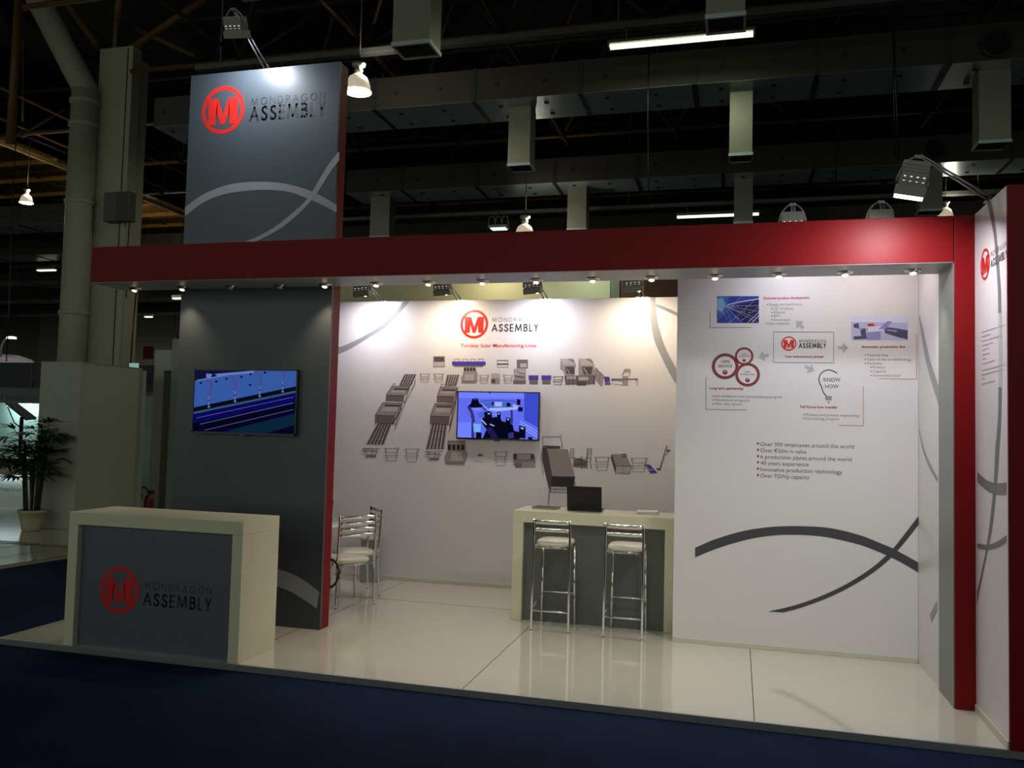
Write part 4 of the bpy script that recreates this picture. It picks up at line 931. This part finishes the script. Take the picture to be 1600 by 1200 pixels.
p = oy(1477,331,16.5); bay(p.x, 16.5, p.z-.15, .9, 'small glowing bell lamp peeking over the beam near the pillar')
p = oy(41,317,12); bay(p.x, 12, p.z, .8, 'small bell lamp glowing against the ochre deck at far left')
bay(-7.5,-17,8.0,1,'added unseen fill lamp behind the viewer, left'); bay(1.5,-19,8.0,1,'added unseen fill lamp behind the viewer, middle'); bay(10.5,-17,8.0,1,'added unseen fill lamp behind the viewer, right')  # unseen lamps added as fill for the stand front
bay(-14,18,7.6,1,'bell lamp of the hall seen under the left end of the beam'); bay(-16,33,7.6,1,'far bell lamp near the end wall of the hall')
bay(-27,30,7.8,1,'added far bell lamp above the left stands, brightening the end wall'); bay(-33,38,7.8,1,'added far bell lamp in the corner, brightening the end wall'); bay(-9,39,7.8,1,'added far bell lamp brightening the end wall, hidden behind the tower')  # extra lamps added to lift the dark end wall
# small far lamps
for (px, py, w, y, lab) in ((70,422,22,22,'short fluorescent lamp far away at the left, under a duct'),(230,495,9,26,'tiny lit lamp under the red beam, left of the tower'),(277,466,12,20,'bright small lamp seen beside the tower wall under the beam')):
    p = oy(px, py, y); ww = w/1314*28
    r = thing('distant_lamp', lab, 'lamp', (p.x, y, p.z+.1), 'distant hall lamps')
    b = MB(); b.box((p.x-ww,y,p.z+.03),(p.x+ww,y+.2,p.z+.12)); part('fitting', b, lampmetal, r)
    b = MB(); b.box((p.x-ww*.9,y+.02,p.z-.02),(p.x+ww*.9,y+.16,p.z+.03)); part('tube', b, emat('far_tube', (255,246,214), 1.6), r)
    b = MB(); b.tube([(p.x,y+.1,p.z+.12),(p.x,y+.1,11.6)], .015, 5); part('hanger', b, darkm, r)
p = oy(777,352,15); r = thing('work_light', 'small square lamp with wire guard left of the bell lamp, above the beam', 'lamp', p)
b = MB(); b.box((p.x-.25,15,p.z-.05),(p.x+.25,15.3,p.z+.02)); part('fitting', b, lampmetal, r)
b = MB(); b.box((p.x-.2,15.02,p.z-.07),(p.x+.2,15.28,p.z-.05)); part('glass', b, emat('cyan_glow', (190,225,240), 1.8), r)
b = MB()
for dx in (-.18,.0,.18): b.tube([(p.x+dx-.1,15.1,p.z+.02),(p.x+dx-.06,15.1,p.z+.25),(p.x+dx+.06,15.1,p.z+.25),(p.x+dx+.1,15.1,p.z+.02)], .012, 6)
part('wire_guard', b, lampmetal, r)
b = MB(); b.tube([(p.x,15.15,p.z+.02),(p.x,15.15,11.6)], .015, 5); part('hanger', b, darkm, r)
# ------------------------------------------------------------------ end wall details
b = MB(); 
for (x0, x1, z0, z1, lab) in ((-40,-33.5,2.6,4.6,0),(-31.8,-31,0,8,1),(-30,-28.5,0,8,2),(-43,-41,0,8,3)):
    b = MB(); b.box((x0,45.8,z0),(x1,46,z1)); o = struct(link('wall_back_recess', b, dk)); o.name = 'trim_%d' % (lab+1)
b = MB(); b.box((-45,38,4.3),(-10,38.5,4.6)); b.box((-45,38,3.1),(-10,38.1,3.2)); b.box((-45,38,3.7),(-10,38.1,3.76))
tag(link('gallery_rail', b, mat('rail_pale', (150,146,110), .6)), 'pale gallery edge and rails at the far end of the hall', 'gallery')
# ------------------------------------------------------------------ neighbouring stands, left
bx0 = oy(64.5,566,5.75); bx1 = oy(127.5,566,5.75); bxr = ox(222,577.5,bx1.x)
bz = bx0.z
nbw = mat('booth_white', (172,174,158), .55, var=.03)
r = thing('booth_box', 'plain white booth storage block behind the potted palm', 'booth', ((bx0.x+bx1.x)/2, 6.4, 0))
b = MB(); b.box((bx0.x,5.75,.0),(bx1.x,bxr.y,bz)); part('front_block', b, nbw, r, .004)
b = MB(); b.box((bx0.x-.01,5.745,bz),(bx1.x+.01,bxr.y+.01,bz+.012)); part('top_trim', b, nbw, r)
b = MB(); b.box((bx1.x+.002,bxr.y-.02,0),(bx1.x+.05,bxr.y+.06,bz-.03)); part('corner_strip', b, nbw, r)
es = oz(104,852,0)
nf = thing('neighbour_platform', 'white glossy platform of the neighbouring stand on the left', 'floor', (-8,6,FL))
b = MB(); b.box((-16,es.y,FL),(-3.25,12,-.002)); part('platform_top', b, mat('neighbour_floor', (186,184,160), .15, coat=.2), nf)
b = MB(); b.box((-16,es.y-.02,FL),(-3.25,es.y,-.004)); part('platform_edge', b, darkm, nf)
nf2 = thing('entry_ramp', 'low beige entry deck with dark seams in front of the neighbouring stand', 'deck', (-4,3.6,FL))
e1 = oz(0,883,0); e2 = oz(97,868,0); dv = (e2-e1).normalized(); pA = e1-dv*2.5; pB = e1+dv*1.75
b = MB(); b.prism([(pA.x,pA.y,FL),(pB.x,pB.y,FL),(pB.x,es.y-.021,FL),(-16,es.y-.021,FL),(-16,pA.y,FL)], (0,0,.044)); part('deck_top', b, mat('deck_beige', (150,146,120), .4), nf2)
b = MB()
for a, c in (((0,856),(45,851)),((0,871),(75,860)),((0,848),(104,855))):
    A = oz(a[0],a[1],-.004); C = oz(c[0],c[1],-.004); b.prism([A+Vector((0,-.012,0)),C+Vector((0,-.012,0)),C+Vector((0,.012,0)),A+Vector((0,.012,0))], (0,0,.002))
part('deck_seams', b, darkm, nf2)
# potted palm
pot = oz(49,826.5,0); PX, PY = pot.x, 5.42; PX = oy(50,800,PY).x
pr_ = thing('potted_palm', 'tall potted palm with cane stems in a pale pot before the white booth', 'potted plant', (PX,PY,0))
b = MB(); b.lathe([(.125,0),(.135,.01),(.165,.15),(.185,.28),(.205,.285),(.21,.33),(.195,.335),(.185,.30)], 32, (PX,PY,0), capb=True); part('pot', b, mat('pot_cream', (176,172,146), .5), pr_)
b = MB(); b.lathe([(0,.30),(.185,.29)], 24, (PX,PY,0)); part('soil', b, mat('soil', (40,32,24), .9), pr_)
stemm = mat('cane_brown', (52,44,28), .8, var=.3, scale=20); leafm = mat('palm_leaf', (44,74,34), .5, var=.35, scale=8)
tips = []
b = MB()
for k in range(9):
    a = 2*math.pi*k/9+.4; r0 = .03+.09*random.random(); p0 = Vector((PX+r0*math.cos(a), PY+r0*math.sin(a), .29)); h = random.uniform(.80,1.32)
    p1 = p0+Vector((math.cos(a)*random.uniform(.02,.12), math.sin(a)*.08, h)); tips.append(p1)
    n = 7; P = [p0.lerp(p1, i/n) for i in range(n+1)]; b.tube(P, [.018+(.004 if i % 2 else 0) for i in range(n+1)], 7)
part('canes', b, stemm, pr_)
b = MB(); bs_ = MB()
def leaf(b, c, d, L, w):
    d = d.normalized(); s = d.cross(Vector((0,0,1))).normalized(); n = 5; vs = []
    for i in range(n+1):
        t = i/n; p = c+d*L*t-Vector((0,0,1))*(L*.35*t*t); ww = w*(.35+1.3*t*(1-t)*1.8) if t < .95 else w*.1
        vs += [p-s*ww/2+Vector((0,0,.006)), p, p+s*ww/2+Vector((0,0,.006))]
    fs = []
    for i in range(n): fs += [(3*i,3*i+1,3*i+4,3*i+3),(3*i+1,3*i+2,3*i+5,3*i+4)]
    b.add(vs, fs, 0, True)
for t_ in tips:
    for k in range(9):
        a = random.uniform(0, 2*math.pi); el = random.uniform(.05, 1.15)
        base = t_-Vector((0,0,random.uniform(0,.5))); d = Vector((math.cos(a)*math.cos(el), math.sin(a)*math.cos(el), math.sin(el)))
        L = random.uniform(.18,.36); hub = base+d*L; bs_.tube([base, base+d*L*.5+Vector((0,0,.01)), hub], .005, 5)
        for j in range(9):
            an = a+math.radians(-70+140*j/8); e2_ = el*.6+random.uniform(-.25,.15)
            leaf(b, hub, Vector((math.cos(an)*math.cos(e2_), math.sin(an)*math.cos(e2_), math.sin(e2_))), random.uniform(.20,.34), .044)
part('fan_leaves', b, leafm, pr_)['kind'] = 'stuff'
part('leaf_stalks', bs_, leafm, pr_)
# far stand at the extreme left
Y8 = 8.0
def seg(x0, y0, x1, y1, Y): A = oy(x0,y0,Y); C = oy(x1,y1,Y); return A.x, C.x, C.z, A.z
r = thing('neighbour_stand', 'stand at the far left with navy and grey fascia and bright back wall', 'exhibition stand', (-9.5,9.5,0))
x0, x1, z0, z1 = seg(-60,566,96,597,Y8); b = MB(); b.box((x0,Y8,z0),(x1,Y8+.3,z1)); part('navy_fascia', b, mat('navy_board', (20,22,44), .5), r)
xp = oy(50,580,Y8).x; b = MB(); b.box((xp-.01,Y8-.01,z0-.2),(xp+.01,Y8,z1)); part('fascia_post', b, mat('post_grey', (90,88,84), .5), r)
x0, x1, z0b, z1b = seg(-60,597,96,607,Y8); b = MB(); b.box((x0,Y8+.02,z0b),(x1,Y8+.3,z0)); part('dark_band', b, mat('band_brown', (50,46,40), .6), r)
x0, x1, z0c, z1c = seg(-60,607,96,631,Y8); b = MB(); b.box((x0,Y8-.05,z0c),(x1,Y8+.3,z0b)); part('sign_board', b, mat('sign_grey', (92,98,102), .5), r)
t = MB(); pz = Pl('y', Y8-.05); text(t, pz, '& Technology Co.,Ltd', 1, 60, 624, 8, weight=.01); part('sign_lettering', t, mat('sign_ink', (48,52,58), .5), r)
b = MB(); b.box((-14.5,10.6,0),(-6.6,10.7,2.35)); part('back_wall_panel', b, mat('mint_wall', (176,206,200), .5, var=.15, scale=2), r)
b = MB()
for px in (15,46):
    p = oy(px,632,10.3); b.lathe([(0,-.05),(.05,-.04),(.06,.03),(0,.04)], 12, (p.x,10.3,p.z)); light('POINT', 'stand_spot', (p.x,10.3,p.z-.12), (0,0,0), 9, (.75,1,.96), r, radius=.04)
part('spot_heads', b, emat('spot_head', (220,250,250), 2.5), r)
ct = thing('neighbour_counter', 'white counter of the far left stand with lit strip under its top', 'counter', (-8.5,8.1,0))
xa = oy(-60,720,8).x; xb_ = oy(41,720,8).x; zt_ = oy(20,716,8).z; zm = oy(20,742,8).z
b = MB(); b.box((xa,7.95,zm),(xb_,8.6,zt_)); part('counter_top', b, mat('counter_beige', (160,156,124), .5), ct)
b = MB(); b.box((xa,8.05,.0),(xb_-.05,8.55,zm-.03)); part('counter_front', b, mat('counter_white', (196,206,206), .5), ct)
b = MB(); b.box((xa,8.02,zm-.028),(xb_-.04,8.5,zm-.004)); part('light_strip', b, emat('strip_glow', (190,225,240), 1.3), ct)
t = MB(); text(t, Pl('y', 8.05), 'Energy Co.,Ltd', 1, 32, 766, 5.5); part('counter_lettering', t, mat('sign_ink2', (90,96,96), .5), ct)
light('AREA', 'strip_light', ((xa+xb_)/2, 8.0, zm-.05), ((xa+xb_)/2, 7.9, 0), 2.0, (.8,.95,1), ct, size=2, size_y=.05)
sp = thing('solar_panel_stand', 'dark tilted solar panel on a post at the far left stand', 'solar panel', (oy(30,690,9).x, 9, 0))
b = MB(); b.prism([oy(8,631,9), oy(40,657,9), oy(57,655,9.4), oy(27,632,9.4)], (0,.01,.03)); part('panel', b, mat('panel_dark', (14,14,16), .7), sp)
c = oy(31,655,9.1); b = MB(); b.tube([(c.x,9.15,.0),(c.x,9.15,c.z+.05)], .04, 10); b.lathe([(.18,0),(.18,.02),(.04,.04)], 16, (c.x,9.15,0), capb=True); part('post', b, black, sp)
b = MB(); b.tube([oy(12,636,9.0), oy(22,660,9.0), Vector((c.x,9.15,c.z-.2))], .012, 6); part('brace', b, darkm, sp)
# white round thing with curved lamp
c = oy(12,563,14); b = MB(); b.lathe([(0,.62),(.3,.6),(.6,.5),(.85,.3),(1.0,0)], 32, (c.x,14,c.z-.45)); b.lathe([(1.0,-.1),(1.0,0)], 32, (c.x,14,c.z-.45))
tag(link('white_canopy', b, mat('canopy_white', (190,186,196), .5)), 'white domed canopy top far behind at the left edge', 'canopy')
r = thing('arc_lamp', 'curved lamp post with bright head above the white canopy', 'lamp', oy(2,548,13.5))
b = MB(); b.tube([tuple(oy(x, y, 13.5)) for x, y in ((1,560),(2,542),(6,532),(12,528))], .025, 8); part('curved_arm', b, mat('arm_pale', (150,150,150), .5), r)
p = oy(18,528,13.5); b = MB(); b.lathe([(0,-.03),(.13,-.02),(.12,.03),(0,.05)], 16, p); part('lamp_head', b, emat('arc_glow', (235,225,255), 2.5), r)
# portal frame right of the booth box
def fx(px, py, Y=8.0): return oy(px, py, Y)
zt_ = fx(245,547).z; xl = fx(240,600).x; xi = fx(255.5,600).x; xo = fx(272,600).x
pf = thing('portal_frame', 'tall white freestanding portal frame seen past the tower wall', 'frame', ((xl+xo)/2, 8.2, 0))
zi = fx(262,579).z; pw = mat('portal_white', (178,182,168), .5)
b = MB(); b.box((xl,8,0),(xi,8.9,zt_)); part('left_upright', b, pw, pf)
b = MB(); b.box((xi,8,zi),(xo,8.9,zt_)); part('lintel', b, pw, pf)
b = MB(); b.box((xo,7.9,0),(xo+.16,8.9,fx(277,530).z)); part('right_upright', b, mat('portal_grey', (150,156,150), .5), pf)
b = MB(); b.box((xi,8.85,0),(xo,8.9,zi)); part('inner_panel', b, nbw, pf)
for z0_, z1_ in ((.45,.85),(1.05,1.5),(1.55,2.1),(2.5,2.9)):
    b = MB(); b.box((xo-.09,8.55,z0_),(xo-.002,8.83,z1_)); part('dark_niche', b, dk, pf)
# stand seen in the gap
r = thing('graphic_wall', 'stand wall with teal picture and dark seated figure print in the gap', 'wall panel', (-7,10.9,0))
xa = oy(205,650,11).x; xb_ = oy(252,650,11).x
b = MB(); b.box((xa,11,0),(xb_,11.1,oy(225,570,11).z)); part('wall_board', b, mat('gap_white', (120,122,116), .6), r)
pg = Pl('y', 11.0); m = MB()
poly(m, pg, [(205,571),(250,571),(250,600),(205,600)][::-1], 0); poly(m, pg, [(205,600),(250,600),(250,612),(205,612)][::-1], 1); poly(m, pg, [(205,612),(250,612),(250,715),(205,715)][::-1], 2)
poly(m, pg, [(227,634),(240,634),(240,652),(229,650)][::-1], 3, .001); poly(m, pg, [(205,655),(250,660),(250,690),(205,690)][::-1], 5, .0006)
poly(m, pg, [(218,682),(226,672),(236,672),(240,690),(240,702),(232,698),(228,714),(219,714),(224,700),(217,696)][::-1], 4, .001); m.fan(pg.at(229,674,.0015), Vector((1,0,0)), UP, 0, .06, 14, 4)
poly(m, pg, [(205,715),(250,715),(250,719),(205,719)][::-1], 4, .001); poly(m, pg, [(205,782),(250,782),(250,800),(205,800)][::-1], 4, .001)
part('printed_picture', m, [mat('g_navy', (24,26,60), .5), mat('g_grey', (70,72,70), .5), mat('g_teal', (110,140,136), .5), mat('g_amber', (120,90,40), .5), mat('g_black', (24,24,28), .5), mat('g_slate', (70,84,96), .5)], r)
p = ox(208.5,573.5,bx1.x-.12); b = MB(); b.box((p.x-.09,p.y,bz+.012),(p.x+.09,p.y+.03,bz+.10)); r = tag(link('exit_sign', b, emat('exit_glow', (120,165,150), 1.0)), 'small pale green lit sign at the top of the white booth block', 'sign')
b = MB(); p = oy(231,551,45.9); b.box((p.x-.4,45.9,p.z-.45),(p.x+.4,45.999,p.z+.45)); tag(link('red_notice', b, mat('dull_red', (90,30,24), .6)), 'small dark red notice on the far wall above the portal frame', 'notice')
# fire extinguisher
fe = oy(232,790,7.6); EX, EY = fe.x, 7.6
sc = 1.0
r = thing('fire_extinguisher', 'red fire extinguisher with black hose on the floor by the portal frame', 'fire extinguisher', (EX,EY,0))
zt_ = oy(232,773,7.6).z
b = MB(); b.lathe([(.075,0),(.082,.03),(.082,zt_-.10),(.07,zt_-.04),(.03,zt_),(.025,zt_+.03)], 24, (EX,EY,0), capb=True, capt=True); part('cylinder', b, mat('extinguisher_red', (130,26,28), .35), r)
b = MB(); b.box((EX-.02,EY-.02,zt_+.02),(EX+.10,EY+.02,zt_+.05)); b.box((EX-.01,EY-.015,zt_+.06),(EX+.12,EY+.015,zt_+.08)); part('valve_handle', b, black, r)
b = MB(); P = [Vector((EX,EY-.02,zt_+.04)), Vector((EX-.05,EY-.03,zt_+.12)), Vector((EX-.12,EY-.04,zt_+.13)), Vector((EX-.17,EY-.04,zt_+.07)), Vector((EX-.15,EY-.05,zt_)), Vector((EX-.10,EY-.05,zt_-.02))]
b.tube([tuple(p) for p in smooth(P, 5)], .014, 8); part('hose', b, black, r)
# partitions of the stand behind the back wall
pb0 = oy(560,450,6).x; pb1 = oy(953,450,6).x
b = MB(); b.box((-.6,6,FL),(pb1,6.1,4.15)); tag(link('partition_wall', b, mat('cream_partition', (206,204,164), .6)), 'pale cream partition rising behind the back wall, lit by added floodlights', 'wall panel')
b = MB(); b.box((pb1+.01,5.98,FL),(pb1+.14,6.1,4.15)); tag(link('partition_post', b, mat('post_green', (120,122,108), .5)), 'narrow grey post between the cream and brown partitions', 'post')
b = MB(); b.box((pb1+.15,6,FL),(6.6,6.1,4.15)); tag(link('brown_partition', b, mat('brown_panel', (92,58,34), .6)), 'brown partition behind the right end of the back wall', 'wall panel')

flood('added unseen floodlight brightening the cream partition, at left', (2.5,5.35,4.28), (2.5,6.05,4.15), (2.4,6.0,3.2), 7, (1,.86,.55), 'added partition floodlights')  # unseen floodlights added to brighten the cream partition
flood('added unseen floodlight brightening the cream partition, at right', (3.9,5.35,4.28), (3.9,6.05,4.15), (3.7,6.0,3.2), 4, (.86,1,.80), 'added partition floodlights')
